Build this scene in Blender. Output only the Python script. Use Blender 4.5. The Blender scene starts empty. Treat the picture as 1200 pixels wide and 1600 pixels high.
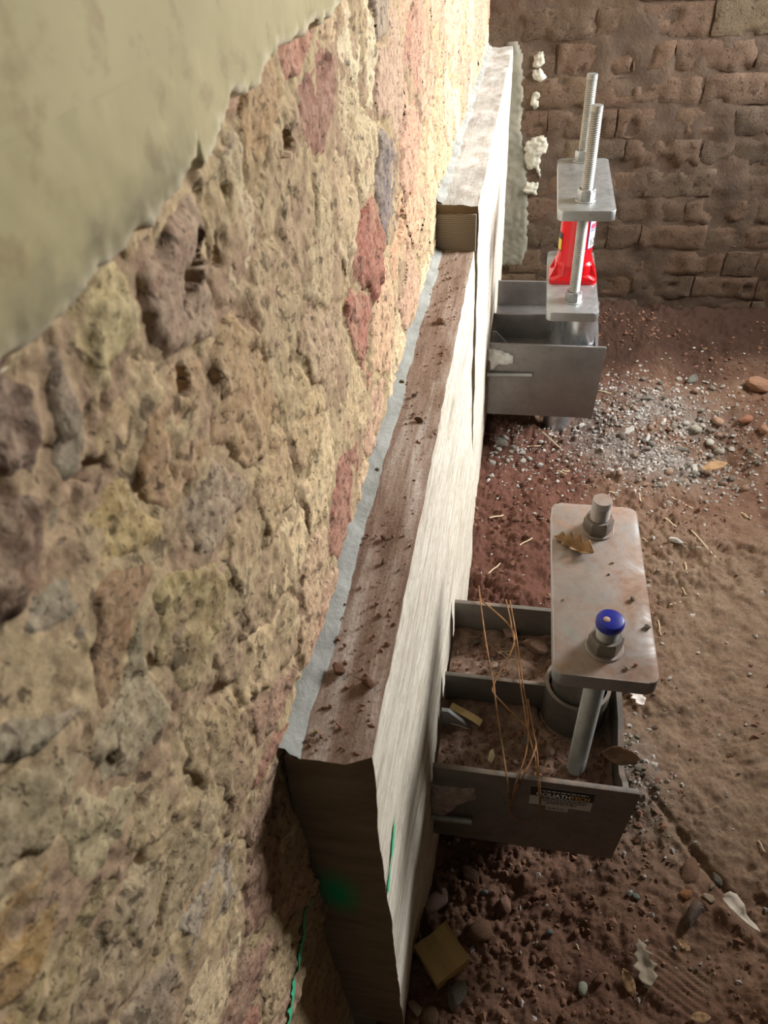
import bpy, bmesh, math, random
import numpy as np
from mathutils import Vector, Matrix

random.seed(7)
RNG = np.random.RandomState(11)
S = bpy.context.scene
COL = S.collection

# ------------------------------------------------------------------ camera
F_PX, YAW, PITCH, ROLL = 1127.1, -0.2286, 0.7374, -0.081
CAM = np.array([0.1727, 0.0, 1.4313])
_fw = np.array([math.sin(YAW) * math.cos(PITCH), math.cos(YAW) * math.cos(PITCH), -math.sin(PITCH)])
_rt = np.array([math.cos(YAW), -math.sin(YAW), 0.0])
_up = np.cross(_rt, _fw)
CR = _rt * math.cos(ROLL) + _up * math.sin(ROLL)
CU = -_rt * math.sin(ROLL) + _up * math.cos(ROLL)
cam = bpy.data.cameras.new('camera')
cam.sensor_fit = 'VERTICAL'
cam.sensor_height = 32.0
cam.sensor_width = 24.0
cam.lens = 32.0 * F_PX / 1600.0
cam.clip_start = 0.02
cam.dof.use_dof = True
cam.dof.focus_distance = 1.25
cam.dof.aperture_fstop = cam.lens / 2.2
camo = bpy.data.objects.new('camera', cam)
COL.objects.link(camo)
camo.matrix_world = Matrix(((CR[0], CU[0], -_fw[0], CAM[0]), (CR[1], CU[1], -_fw[1], CAM[1]),
                            (CR[2], CU[2], -_fw[2], CAM[2]), (0, 0, 0, 1)))
S.camera = camo

# ------------------------------------------------------------------ world and light
W = bpy.data.worlds.new('world')
S.world = W
W.use_nodes = True
W.node_tree.nodes['Background'].inputs[0].default_value = (1.0, 0.96, 0.90, 1)
W.node_tree.nodes['Background'].inputs[1].default_value = 0.05


def area(name, loc, target, sx, sy, energy, col):
    l = bpy.data.lights.new(name, 'AREA')
    l.shape = 'RECTANGLE'; l.size = sx; l.size_y = sy; l.energy = energy; l.color = col
    o = bpy.data.objects.new(name, l); COL.objects.link(o)
    o.location = loc
    o.rotation_euler = (Vector(target) - Vector(loc)).to_track_quat('-Z', 'Y').to_euler()
    return o


area('window_daylight', (2.3, 2.2, 1.75), (0.0, 1.70, 0.75), 1.1, 1.3, 205, (1.0, 0.995, 0.985))

S.view_settings.view_transform = 'Standard'
S.view_settings.look = 'None'
S.view_settings.exposure = 0.12
S.view_settings.gamma = 1.0
S.view_settings.use_curve_mapping = False


# ------------------------------------------------------------------ helpers
def on(px, py, ax, val):
    d = _fw + CR * (px - 600) / F_PX - CU * (py - 800) / F_PX
    return CAM + d * ((val - CAM[ax]) / d[ax])


def _hash(i, j, k, seed):
    with np.errstate(over='ignore'):
        h = (i.astype(np.uint32) * np.uint32(374761393) + j.astype(np.uint32) * np.uint32(668265263)
             + k.astype(np.uint32) * np.uint32(2147483647) + np.uint32((seed * 974711) & 0xffffffff))
        h = (h ^ (h >> np.uint32(13))) * np.uint32(1274126177)
        h = (h ^ (h >> np.uint32(16))) * np.uint32(2246822519)
        h = h ^ (h >> np.uint32(15))
    return h.astype(np.float64) / 4294967295.0


def vnoise(p, scale, seed=0):
    q = np.asarray(p, float) * scale + 1000.0
    b = np.floor(q).astype(np.int64); f = q - b
    f = f * f * f * (f * (f * 6 - 15) + 10)
    r = 0
    for dx in (0, 1):
        for dy in (0, 1):
            for dz in (0, 1):
                w = (f[:, 0] if dx else 1 - f[:, 0]) * (f[:, 1] if dy else 1 - f[:, 1]) * (f[:, 2] if dz else 1 - f[:, 2])
                r = r + w * _hash(b[:, 0] + dx, b[:, 1] + dy, b[:, 2] + dz, seed)
    return r * 2 - 1


def fbm(p, scale, octv=4, seed=0, gain=0.5):
    a = 1; t = 0; s = 0
    for o in range(octv):
        t = t + a * vnoise(p, scale, seed + o * 7); s += a; a *= gain; scale *= 2.03
    return t / s * 1.6


def facets(u, v, scale, tilt, step, seed):
    """broken-stone facets: height of jittered cells that each have their own tilt and level"""
    a, b = u * scale + 500, v * scale + 500
    ia, ib = np.floor(a).astype(np.int64), np.floor(b).astype(np.int64)
    best = np.full(len(a), 9.0); h = np.zeros(len(a)); z0 = np.zeros_like(ia)
    for da in (-1, 0, 1):
        for db in (-1, 0, 1):
            ca, cb = ia + da, ib + db
            dx = a - (ca + _hash(ca, cb, z0, seed)); dy = b - (cb + _hash(ca, cb, z0 + 1, seed))
            d = dx * dx + dy * dy
            hh_ = ((_hash(ca, cb, z0 + 2, seed) - 0.5) * 2 * dx + (_hash(ca, cb, z0 + 3, seed) - 0.5) * 2 * dy) * tilt / scale + (_hash(ca, cb, z0 + 4, seed) - 0.5) * step
            k = d < best
            best = np.where(k, d, best); h = np.where(k, hh_, h)
    return h


def sstep(a, b, x):
    t = np.clip((x - a) / (b - a), 0, 1)
    return t * t * (3 - 2 * t)


def link(o, parent=None):
    COL.objects.link(o)
    if parent is not None:
        o.parent = parent
        o.matrix_parent_inverse = parent.matrix_basis.inverted()
    return o


def mesh_np(name, V, Fq, mat=None, parent=None, smooth=True, cols=None):
    me = bpy.data.meshes.new(name)
    V = np.ascontiguousarray(V, np.float32); Fq = np.ascontiguousarray(Fq, np.int32)
    n = Fq.shape[1]
    me.vertices.add(len(V)); me.vertices.foreach_set('co', V.ravel())
    me.loops.add(Fq.size); me.loops.foreach_set('vertex_index', Fq.ravel())
    me.polygons.add(len(Fq))
    me.polygons.foreach_set('loop_start', np.arange(0, Fq.size, n, dtype=np.int32))
    me.polygons.foreach_set('use_smooth', np.full(len(Fq), smooth))
    me.update(calc_edges=True)
    if cols:
        for an, av in cols.items():
            a = me.attributes.new(an, 'FLOAT', 'POINT')
            a.data.foreach_set('value', np.ascontiguousarray(av, np.float32))
    o = bpy.data.objects.new(name, me)
    if mat: me.materials.append(mat)
    return link(o, parent)


def bm_obj(name, bm, mat, parent=None, smooth=False):
    me = bpy.data.meshes.new(name)
    bmesh.ops.recalc_face_normals(bm, faces=bm.faces)
    if smooth:
        for f in bm.faces: f.smooth = True
    bm.to_mesh(me); bm.free()
    if mat: me.materials.append(mat)
    return link(bpy.data.objects.new(name, me), parent)


def auto_smooth(o, deg=40):
    me = o.data
    me.polygons.foreach_set('use_smooth', np.ones(len(me.polygons), bool))
    me.set_sharp_from_angle(angle=math.radians(deg))
    return o


def tag(o, label, cat, group=None, kind=None):
    o['label'] = label; o['category'] = cat
    if group: o['group'] = group
    if kind: o['kind'] = kind
    return o


def struct(o, label=None):
    o['kind'] = 'structure'
    if label: o['label'] = label
    return o


def empty(name, loc):
    o = bpy.data.objects.new(name, None); COL.objects.link(o); o.location = loc
    o.empty_display_size = 0.05
    bpy.context.view_layer.update()
    return o


def box(name, x0, x1, y0, y1, z0, z1, mat, parent=None, bev=0.0015):
    bm = bmesh.new()
    bmesh.ops.create_cube(bm, size=1)
    for v in bm.verts:
        v.co = Vector(((x0 + x1) / 2 + v.co.x * (x1 - x0), (y0 + y1) / 2 + v.co.y * (y1 - y0), (z0 + z1) / 2 + v.co.z * (z1 - z0)))
    if bev: bmesh.ops.bevel(bm, geom=list(bm.edges), offset=bev, segments=2, affect='EDGES', profile=0.5)
    return auto_smooth(bm_obj(name, bm, mat, parent), 35)


def lathe(bm, prof, cx, cy, seg=32, caps=True):
    rings = []
    for r, z in prof:
        rings.append([bm.verts.new((cx + r * math.cos(2 * math.pi * i / seg), cy + r * math.sin(2 * math.pi * i / seg), z)) for i in range(seg)])
    for a, b in zip(rings[:-1], rings[1:]):
        for i in range(seg):
            bm.faces.new((a[i], a[(i + 1) % seg], b[(i + 1) % seg], b[i]))
    if caps:
        bm.faces.new(list(reversed(rings[0]))); bm.faces.new(rings[-1])
    return rings


def lathe_obj(name, prof, cx, cy, mat, parent, seg=32, caps=True, ang=40):
    bm = bmesh.new(); lathe(bm, prof, cx, cy, seg, caps)
    return auto_smooth(bm_obj(name, bm, mat, parent), ang)


def prism(name, poly, z0, z1, mat, parent=None, bev=0.0012, axis='z'):
    bm = bmesh.new()
    a = [bm.verts.new((x, y, z0)) for x, y in poly]; b = [bm.verts.new((x, y, z1)) for x, y in poly]
    n = len(poly)
    bm.faces.new(list(reversed(a))); bm.faces.new(b)
    for i in range(n): bm.faces.new((a[i], a[(i + 1) % n], b[(i + 1) % n], b[i]))
    if bev:
        es = [e for e in bm.edges if abs(e.verts[0].co.z - e.verts[1].co.z) < 1e-7]
        bmesh.ops.bevel(bm, geom=es, offset=bev, segments=2, affect='EDGES', profile=0.5)
    if axis == 'y':      # polygon given in (x, z), extruded along y
        for v in bm.verts: v.co = Vector((v.co.x, v.co.z, v.co.y))
    return auto_smooth(bm_obj(name, bm, mat, parent), 35)


def round_rect(x0, x1, y0, y1, r, seg=6):
    out = []
    for cx, cy, a0 in ((x1 - r, y1 - r, 0), (x0 + r, y1 - r, 90), (x0 + r, y0 + r, 180), (x1 - r, y0 + r, 270)):
        for i in range(seg + 1):
            a = math.radians(a0 + 90 * i / seg)
            out.append((cx + r * math.cos(a), cy + r * math.sin(a)))
    return out


def tube(bm, pts, r, seg=6):
    pts = [Vector(p) for p in pts]; rings = []
    for i, p in enumerate(pts):
        t = (pts[min(i + 1, len(pts) - 1)] - pts[max(i - 1, 0)]).normalized()
        u = t.cross(Vector((0.31, 0.2, 0.93))).normalized(); v = t.cross(u)
        rings.append([bm.verts.new(p + u * r * math.cos(2 * math.pi * k / seg) + v * r * math.sin(2 * math.pi * k / seg)) for k in range(seg)])
    for a, b in zip(rings[:-1], rings[1:]):
        for k in range(seg): bm.faces.new((a[k], a[(k + 1) % seg], b[(k + 1) % seg], b[k]))
    bm.faces.new(list(reversed(rings[0]))); bm.faces.new(rings[-1])


def spline(pts, n=8):
    P = [np.array(p, float) for p in pts]; P = [2 * P[0] - P[1]] + P + [2 * P[-1] - P[-2]]
    out = []
    for i in range(1, len(P) - 2):
        for k in range(n):
            t = k / n
            out.append(0.5 * (2 * P[i] + (P[i + 1] - P[i - 1]) * t + (2 * P[i - 1] - 5 * P[i] + 4 * P[i + 1] - P[i + 2]) * t * t
                              + (3 * P[i] - P[i - 1] - 3 * P[i + 1] + P[i + 2]) * t ** 3))
    out.append(P[-2])
    return out


def rough_box(name, x0, x1, y0, y1, z0, z1, step, mat, parent=None, disp=None, smooth=True):
    """box of quads whose points are moved by disp(P) -> offsets"""
    L = (x1 - x0, y1 - y0, z1 - z0)
    n = [max(1, int(round(l / s))) for l, s in zip(L, step)]
    idx = {}; V = []; F = []

    def vid(i, j, k):
        key = (i, j, k)
        if key not in idx:
            idx[key] = len(V); V.append((x0 + L[0] * i / n[0], y0 + L[1] * j / n[1], z0 + L[2] * k / n[2]))
        return idx[key]
    for j in range(n[1]):
        for k in range(n[2]):
            F.append((vid(0, j, k), vid(0, j, k + 1), vid(0, j + 1, k + 1), vid(0, j + 1, k)))
            F.append((vid(n[0], j, k), vid(n[0], j + 1, k), vid(n[0], j + 1, k + 1), vid(n[0], j, k + 1)))
    for i in range(n[0]):
        for k in range(n[2]):
            F.append((vid(i, 0, k), vid(i + 1, 0, k), vid(i + 1, 0, k + 1), vid(i, 0, k + 1)))
            F.append((vid(i, n[1], k), vid(i, n[1], k + 1), vid(i + 1, n[1], k + 1), vid(i + 1, n[1], k)))
        for j in range(n[1]):
            F.append((vid(i, j, 0), vid(i, j + 1, 0), vid(i + 1, j + 1, 0), vid(i + 1, j, 0)))
            F.append((vid(i, j, n[2]), vid(i + 1, j, n[2]), vid(i + 1, j + 1, n[2]), vid(i, j + 1, n[2])))
    V = np.array(V)
    if disp is not None: V = V + disp(V)
    o = mesh_np(name, V, np.array(F), mat, parent, smooth)
    if smooth: auto_smooth(o, 50)
    return o


# ------------------------------------------------------------------ materials
def srgb(r, g, b):
    f = lambda c: (c / 255 / 12.92) if c / 255 <= 0.04045 else ((c / 255 + 0.055) / 1.055) ** 2.4
    return (f(r), f(g), f(b), 1.0)


class NT:
    def __init__(self, name):
        self.m = bpy.data.materials.new(name); self.m.use_nodes = True
        self.t = self.m.node_tree; self.N = self.t.nodes; self.L = self.t.links
        self.b = self.N['Principled BSDF']

    def n(self, typ, **kw):
        x = self.N.new(typ)
        for k, v in kw.items():
            if k.startswith('i_'):
                x.inputs[k[2:]].default_value = v
            else: setattr(x, k, v)
        return x

    def l(self, a, b): self.L.new(a, b)

    def coord(self, kind='pos', scale=(1, 1, 1)):
        if kind == 'pos': o = self.n('ShaderNodeNewGeometry').outputs['Position']
        else: o = self.n('ShaderNodeTexCoord').outputs['Object']
        mp = self.n('ShaderNodeMapping'); mp.inputs['Scale'].default_value = scale
        self.l(o, mp.inputs[0]); return mp.outputs[0]

    def noise(self, co, scale, detail=5, rough=0.6, dist=0.0):
        x = self.n('ShaderNodeTexNoise'); x.inputs['Scale'].default_value = scale
        x.inputs['Detail'].default_value = detail; x.inputs['Roughness'].default_value = rough; x.inputs['Distortion'].default_value = dist
        self.l(co, x.inputs['Vector']); return x.outputs['Fac']

    def ramp(self, fac, stops):
        r = self.n('ShaderNodeValToRGB')
        while len(r.color_ramp.elements) > 1: r.color_ramp.elements.remove(r.color_ramp.elements[0])
        r.color_ramp.elements[0].position = stops[0][0]; r.color_ramp.elements[0].color = stops[0][1]
        for p, c in stops[1:]:
            e = r.color_ramp.elements.new(p); e.color = c
        self.l(fac, r.inputs[0]); return r.outputs[0]

    def mask(self, fac, a, b):
        r = self.n('ShaderNodeMapRange'); r.inputs['From Min'].default_value = a; r.inputs['From Max'].default_value = b
        self.l(fac, r.inputs['Value']); return r.outputs[0]

    def mix(self, fac, a, b, mode='MIX'):
        x = self.n('ShaderNodeMix', data_type='RGBA', blend_type=mode)
        for s, v in ((0, fac), (6, a), (7, b)):
            if hasattr(v, 'links') or hasattr(v, 'is_linked'): self.l(v, x.inputs[s])
            else: x.inputs[s].default_value = v
        return x.outputs[2]

    def math(self, op, a, b=0.0):
        x = self.n('ShaderNodeMath', operation=op)
        for s, v in ((0, a), (1, b)):
            if hasattr(v, 'is_linked'): self.l(v, x.inputs[s])
            else: x.inputs[s].default_value = v
        return x.outputs[0]

    def attr(self, name): return self.n('ShaderNodeAttribute', attribute_name=name).outputs['Fac']

    def bump(self, h, strength=0.4, dist=0.002):
        x = self.n('ShaderNodeBump'); x.inputs['Strength'].default_value = strength; x.inputs['Distance'].default_value = dist
        if self.b.inputs['Normal'].is_linked:
            self.l(self.b.inputs['Normal'].links[0].from_socket, x.inputs['Normal'])
        self.l(h, x.inputs['Height']); self.l(x.outputs[0], self.b.inputs['Normal'])

    def out(self, col, rough=0.85, metal=0.0):
        if hasattr(col, 'is_linked'): self.l(col, self.b.inputs['Base Color'])
        else: self.b.inputs['Base Color'].default_value = col
        if hasattr(rough, 'is_linked'): self.l(rough, self.b.inputs['Roughness'])
        else: self.b.inputs['Roughness'].default_value = rough
        if hasattr(metal, 'is_linked'): self.l(metal, self.b.inputs['Metallic'])
        else: self.b.inputs['Metallic'].default_value = metal
        return self.m


def simple(name, c1, c2, scale=20, rough=0.8, metal=0.0, bump=0.3, bscale=120, bdist=0.0015, kind='obj', stretch=(1, 1, 1)):
    t = NT(name); co = t.coord(kind, stretch)
    c = t.ramp(t.noise(co, scale), [(0.3, c1), (0.7, c2)])
    if bump: t.bump(t.noise(co, bscale, 6), bump, bdist)
    return t.out(c, rough, metal)


def objcol_mat(name, rough=0.9, fine=180, bump=0.6, bdist=0.002, spot=0.35, kind='pos', spec=0.2, crust=(205, 178, 132), crust_amt=0.6, light=0.22, dark=(92, 72, 60), pink=0.0):
    """base colour comes from the object's own colour, mottled and weathered"""
    t = NT(name); co = t.coord(kind)
    oc = t.n('ShaderNodeObjectInfo').outputs['Color']
    big = t.noise(co, 14, 6, 0.65, 0.6); med = t.noise(co, 55, 6, 0.7); fin = t.noise(co, fine, 5, 0.7)
    c = t.mix(t.mask(big, 0.35, 0.75), oc, t.mix(crust_amt, oc, srgb(*crust)))
    if pink: c = t.mix(t.mask(t.noise(co, 24, 6, 0.7, 1.0), 0.50, 0.66), c, t.mix(pink, c, srgb(186, 140, 122)))
    c = t.mix(t.mask(med, 0.52, 0.72), c, t.mix(spot + 0.25, c, srgb(*dark)))
    c = t.mix(t.mask(fin, 0.35, 0.70), t.mix(0.35, c, srgb(60, 46, 38)), t.mix(light, c, srgb(235, 222, 195)))
    pits = t.math('MULTIPLY', t.mask(t.noise(co, 75, 3, 0.5, 0.8), 0.66, 0.59), t.mask(t.noise(co, 240, 2, 0.5, 0.5), 0.68, 0.62))
    c = t.mix(pits, t.mix(0.6, c, srgb(48, 36, 30)), c)
    t.bump(pits, 0.4, bdist * 0.8)
    t.bump(fin, bump, bdist * 0.6)
    t.bump(med, bump, bdist)
    t.b.inputs['Specular IOR Level'].default_value = spec
    return t.out(c, rough)


M_STONE = objcol_mat('weathered_stone', crust=(210, 190, 154), crust_amt=0.42, pink=0.35)
M_BRICK = objcol_mat('dusty_brick', fine=220, bump=0.6, spot=0.25, crust=(96, 78, 62), crust_amt=0.6, light=0.06, dark=(72, 52, 40))
M_ROCK = objcol_mat('loose_rock', kind='obj', fine=9, bump=0.35, bdist=0.06, spot=0.1, crust=(120, 92, 74), crust_amt=0.18, light=0.08, dark=(90, 64, 50))


def mk_mortar():
    t = NT('lime_mortar'); co = t.coord('pos')
    a = t.noise(co, 9, 6, 0.65, 0.5); b = t.noise(co, 60, 6, 0.7); c_ = t.noise(co, 230, 4, 0.7)
    c = t.ramp(a, [(0.25, srgb(150, 126, 92)), (0.45, srgb(200, 178, 140)), (0.6, srgb(176, 148, 122)), (0.78, srgb(215, 195, 155))])
    c = t.mix(t.mask(b, 0.5, 0.75), c, srgb(110, 88, 70))
    c = t.mix(t.mask(c_, 0.4, 0.7), t.mix(0.3, c, srgb(70, 55, 45)), c)
    pits = t.mask(t.noise(co, 70, 3, 0.5, 1.0), 0.68, 0.6)
    c = t.mix(pits, t.mix(0.6, c, srgb(45, 34, 28)), c)
    t.bump(pits, 0.4, 0.0016); t.bump(b, 0.6, 0.002); t.bump(c_, 0.6, 0.0012)
    t.b.inputs['Specular IOR Level'].default_value = 0.2
    return t.out(c, 0.92)


def mk_plaster():
    t = NT('old_plaster'); co = t.coord('pos')
    a = t.noise(co, 7, 5, 0.6); b = t.noise(co, 45, 6, 0.6); f = t.noise(co, 300, 3, 0.6)
    c = t.ramp(a, [(0.3, srgb(158, 146, 104)), (0.7, srgb(182, 170, 128))])
    c = t.mix(t.mask(b, 0.55, 0.8), c, srgb(140, 120, 84))
    e = t.attr('edge')          # broken edge shows the pale core of the plaster
    c = t.mix(e, c, srgb(222, 210, 182))
    d = t.math('MULTIPLY', t.math('MULTIPLY', t.attr('stain'), 0.6), t.mask(b, 0.25, 0.6))
    c = t.mix(d, c, srgb(84, 78, 62))
    t.bump(b, 0.12, 0.002); t.bump(f, 0.12, 0.0008)
    return t.out(c, 0.75)


def mk_soil():
    t = NT('red_brown_soil'); co = t.coord('pos')
    a = t.noise(co, 3.2, 6, 0.65, 0.4); b = t.noise(co, 26, 7, 0.7); f = t.noise(co, 190, 5, 0.7)
    c = t.ramp(a, [(0.3, srgb(106, 76, 62)), (0.5, srgb(128, 98, 80)), (0.7, srgb(152, 126, 104))])
    c = t.mix(t.mask(b, 0.42, 0.75), c, t.mix(0.5, c, srgb(84, 56, 44)))
    c = t.mix(t.attr('tan'), c, t.mix(t.mask(b, 0.3, 0.7), srgb(158, 136, 114), srgb(124, 100, 82)))
    c = t.mix(t.attr('red'), c, t.mix(t.mask(b, 0.3, 0.7), srgb(122, 84, 70), srgb(92, 60, 50)))
    g = t.ramp(b, [(0.35, srgb(98, 90, 82)), (0.55, srgb(150, 140, 132)), (0.7, srgb(190, 182, 174))])
    c = t.mix(t.attr('rubble'), c, g)
    c = t.mix(t.attr('wet'), c, srgb(60, 42, 34))
    c = t.mix(t.mask(f, 0.35, 0.7), t.mix(0.4, c, srgb(52, 34, 26)), c)
    t.bump(b, 0.5, 0.006); t.bump(f, 0.6, 0.003)
    t.b.inputs['Specular IOR Level'].default_value = 0.2
    return t.out(c, 0.95)


def mk_concrete(name, dusty):
    t = NT(name)
    co = t.coord('pos'); st = t.coord('pos', (1, 0.10, 1))
    a = t.noise(co, 12, 6, 0.65); s = t.noise(st, 60, 6, 0.7, 0.3); s2 = t.noise(st, 160, 5, 0.7); f = t.noise(co, 260, 4, 0.7)
    face = t.ramp(s, [(0.28, srgb(140, 130, 114)), (0.45, srgb(206, 198, 182)), (0.62, srgb(228, 222, 208))])
    face = t.mix(t.mask(s2, 0.56, 0.78), face, srgb(138, 122, 98))
    face = t.mix(t.mask(t.noise(t.coord('pos', (1, 0.35, 1)), 150, 5, 0.7), 0.50, 0.72), face, srgb(166, 154, 134))
    face = t.mix(t.mask(a, 0.58, 0.78), face, srgb(186, 160, 138))
    if dusty:
        top = t.ramp(s, [(0.3, srgb(136, 112, 96)), (0.5, srgb(168, 146, 130)), (0.66, srgb(206, 194, 182))])
        top = t.mix(t.mask(f, 0.4, 0.7), t.mix(0.35, top, srgb(80, 56, 44)), top)
    else:
        top = t.ramp(a, [(0.3, srgb(158, 156, 150)), (0.5, srgb(186, 185, 180)), (0.68, srgb(216, 215, 210))])
        top = t.mix(t.mask(f, 0.56, 0.7), top, srgb(96, 84, 70))
    geo = t.n('ShaderNodeNewGeometry'); sep = t.n('ShaderNodeSeparateXYZ'); t.l(geo.outputs['True Normal'], sep.inputs[0])
    c = t.mix(t.mask(sep.outputs[2], 0.45, 0.8), face, top)
    # faces turned to the near end get a darker brown
    end = t.ramp(t.noise(t.coord('pos', (0.3, 1, 1)), 40, 6, 0.6), [(0.3, srgb(108, 94, 74)), (0.7, srgb(134, 118, 96))])
    c = t.mix(t.mask(sep.outputs[1], -0.55, -0.85), c, end)
    pos = t.n('ShaderNodeSeparateXYZ'); t.l(t.n('ShaderNodeNewGeometry').outputs['Position'], pos.inputs[0])
    X, Y, Z = pos.outputs
    if dusty:   # green spray marks on the end and on the outer face
        dx = t.math('MULTIPLY', t.math('SUBTRACT', X, 0.012), 1.0)
        dz = t.math('MULTIPLY', t.math('SUBTRACT', Z, 0.555), 0.42)
        r = t.math('SQRT', t.math('ADD', t.math('MULTIPLY', dx, dx), t.math('MULTIPLY', dz, dz)))
        g = t.math('MULTIPLY', t.mask(r, 0.034, 0.006), t.mask(sep.outputs[1], -0.5, -0.8))
        c = t.mix(g, c, srgb(20, 150, 92))
    t.bump(s, 0.45, 0.004); t.bump(f, 0.4, 0.0015)
    t.b.inputs['Specular IOR Level'].default_value = 0.25
    return t.out(c, 0.88)


def mk_steel(name, dusty=0.0, base=(176, 178, 178), rough=0.42, metal=0.75):
    t = NT(name); co = t.coord('pos')
    a = t.noise(co, 16, 6, 0.65, 0.4); b = t.noise(co, 70, 6, 0.7); f = t.noise(co, 350, 3, 0.6)
    c = t.mix(t.mask(a, 0.3, 0.75), srgb(*base), srgb(*[int(v * 0.84) for v in base]))
    c = t.mix(t.mask(b, 0.56, 0.8), c, srgb(*[int(v * 0.75) for v in base]))
    rg = t.ramp(b, [(0.3, (rough - 0.08,) * 3 + (1,)), (0.7, (rough + 0.14,) * 3 + (1,))])
    mt = metal
    if dusty:
        geo = t.n('ShaderNodeNewGeometry'); sep = t.n('ShaderNodeSeparateXYZ'); t.l(geo.outputs['True Normal'], sep.inputs[0])
        upw = t.mask(sep.outputs[2], 0.2, 0.9)
        d = t.math('MULTIPLY', t.mask(t.noise(co, 13, 7, 0.72, 0.8), 0.62 - 0.3 * dusty, 0.74 - 0.12 * dusty), t.math('ADD', t.math('MULTIPLY', upw, 0.8), 0.12))
        c = t.mix(d, c, t.mix(t.mask(b, 0.4, 0.7), srgb(150, 118, 98), srgb(178, 150, 130)))
        rg = t.mix(d, rg, (0.9, 0.9, 0.9, 1))
        mt = t.math('SUBTRACT', metal, t.math('MULTIPLY', d, metal))
    t.bump(f, 0.08, 0.0006); t.bump(b, 0.06, 0.001)
    return t.out(c, rg, mt)


M_MORTAR = mk_mortar(); M_PLASTER = mk_plaster(); M_SOIL = mk_soil()
M_CON_NEAR = mk_concrete('dusty_concrete', True); M_CON_FAR = mk_concrete('clean_concrete', False)
M_FILLET = simple('grey_cement', srgb(128, 128, 122), srgb(166, 168, 162), 30, 0.9, 0, 0.6, 150, 0.003, 'pos')
M_RENDER = simple('grey_green_render', srgb(104, 102, 90), srgb(134, 130, 116), 14, 0.9, 0, 0.4, 90, 0.003, 'pos')
M_STEEL = mk_steel('galvanised_steel'); M_STEEL_D = mk_steel('dusty_galvanised_steel', 0.55, (128, 122, 114), 0.5, 0.45)  # dusty base darkened by brown film and by near-bracket shade put into the colour
M_STEEL_B = mk_steel('dull_bracket_steel', 0.0, (142, 138, 136), 0.45, 0.6)
M_STEEL_DD = mk_steel('very_dusty_galvanised_steel', 1.15)
M_ROD = mk_steel('zinc_rod', 0.0, (168, 168, 164), 0.5, 0.6)
M_TUBE = mk_steel('bright_tube', 0.0, (196, 200, 204), 0.3, 0.85)
M_RUST = simple('rusty_wire', srgb(112, 76, 48), srgb(178, 134, 90), 60, 0.8, 0.2, 0.4, 400)
M_RED = simple('red_enamel', srgb(205, 14, 24), srgb(222, 20, 30), 10, 0.28, 0, 0.05, 60)
M_BLUE = simple('blue_plastic', srgb(22, 30, 128), srgb(30, 40, 150), 30, 0.35, 0, 0.05, 60)
M_BLUE_DUST = simple('dust_on_cap', srgb(170, 140, 120), srgb(196, 170, 150), 80, 0.9)
M_WHITE = simple('white_print', srgb(226, 228, 232), srgb(236, 236, 238), 30, 0.5, 0, 0)
M_BLUEPR = simple('blue_print', srgb(40, 60, 130), srgb(46, 66, 140), 30, 0.5, 0, 0)
M_PINKPR = simple('pink_print', srgb(196, 70, 100), srgb(206, 80, 110), 30, 0.5, 0, 0)
M_BLACK = simple('black_print', srgb(14, 14, 14), srgb(20, 20, 20), 30, 0.5, 0, 0)
M_GOLD = simple('gold_print', srgb(196, 160, 84), srgb(206, 170, 94), 30, 0.5, 0, 0)
M_SILVER = simple('label_paper', srgb(176, 170, 164), srgb(196, 190, 184), 60, 0.6, 0, 0)
M_YELLOW = simple('yellow_print', srgb(220, 190, 40), srgb(228, 198, 50), 30, 0.5, 0, 0)
M_LEAF = simple('dry_leaf', srgb(142, 108, 74), srgb(186, 152, 112), 60, 0.8, 0, 0.4, 200)
M_LEAF_DK = simple('dark_dry_leaf', srgb(96, 68, 50), srgb(140, 106, 80), 60, 0.8, 0, 0.4, 200)
M_LEAF_PALE = simple('pale_leaf', srgb(186, 172, 156), srgb(212, 200, 186), 60, 0.8, 0, 0.3, 200)
M_LEAF_GREY = simple('grey_leaf', srgb(140, 128, 110), srgb(176, 162, 140), 60, 0.8, 0, 0.3, 200)
M_STRAW = simple('straw', srgb(200, 180, 144), srgb(226, 210, 178), 60, 0.8, 0, 0.3, 300)
M_WOOD = simple('pale_sawn_wood', srgb(158, 130, 82), srgb(196, 168, 112), 40, 0.8, 0, 0.4, 120, 0.001, 'obj', (1, 0.12, 1))
M_CRUMB = simple('soil_crumb', srgb(104, 72, 57), srgb(142, 106, 84), 14, 0.95, 0, 0.5, 200, 0.001, 'pos')
M_GRIT = simple('pale_grit', srgb(120, 112, 104), srgb(212, 206, 198), 40, 0.9, 0, 0.3, 200, 0.001, 'pos')
M_PATCH = simple('white_plaster_lump', srgb(146, 142, 126), srgb(184, 180, 166), 40, 0.9, 0, 0.6, 120, 0.003, 'pos')
M_WHITE_SMEAR = simple('white_mortar', srgb(200, 200, 196), srgb(232, 232, 228), 40, 0.8, 0, 0.5, 120, 0.003, 'pos')
M_DUSTLUMP = simple('dusty_mortar_smear', srgb(140, 118, 104), srgb(186, 170, 158), 50, 0.92, 0, 0.7, 140, 0.003, 'pos')
M_GREEN = simple('green_spray_paint', srgb(44, 186, 130), srgb(96, 206, 158), 90, 0.6, 0, 0.3, 200, 0.001, 'pos')
M_TIMBER = NT('sawn_end_grain'); _t = M_TIMBER; _co = _t.coord('pos')
_w = _t.n('ShaderNodeTexWave', wave_type='BANDS', bands_direction='Z'); _w.inputs['Scale'].default_value = 85; _w.inputs['Distortion'].default_value = 5.0; _w.inputs['Detail Scale'].default_value = 0.6
_t.l(_co, _w.inputs[0])
_c = _t.mix(_w.outputs['Fac'], srgb(118, 110, 96), srgb(156, 148, 132)); _t.bump(_w.outputs['Fac'], 0.35, 0.001)
M_TIMBER = _t.out(_c, 0.85)

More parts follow.
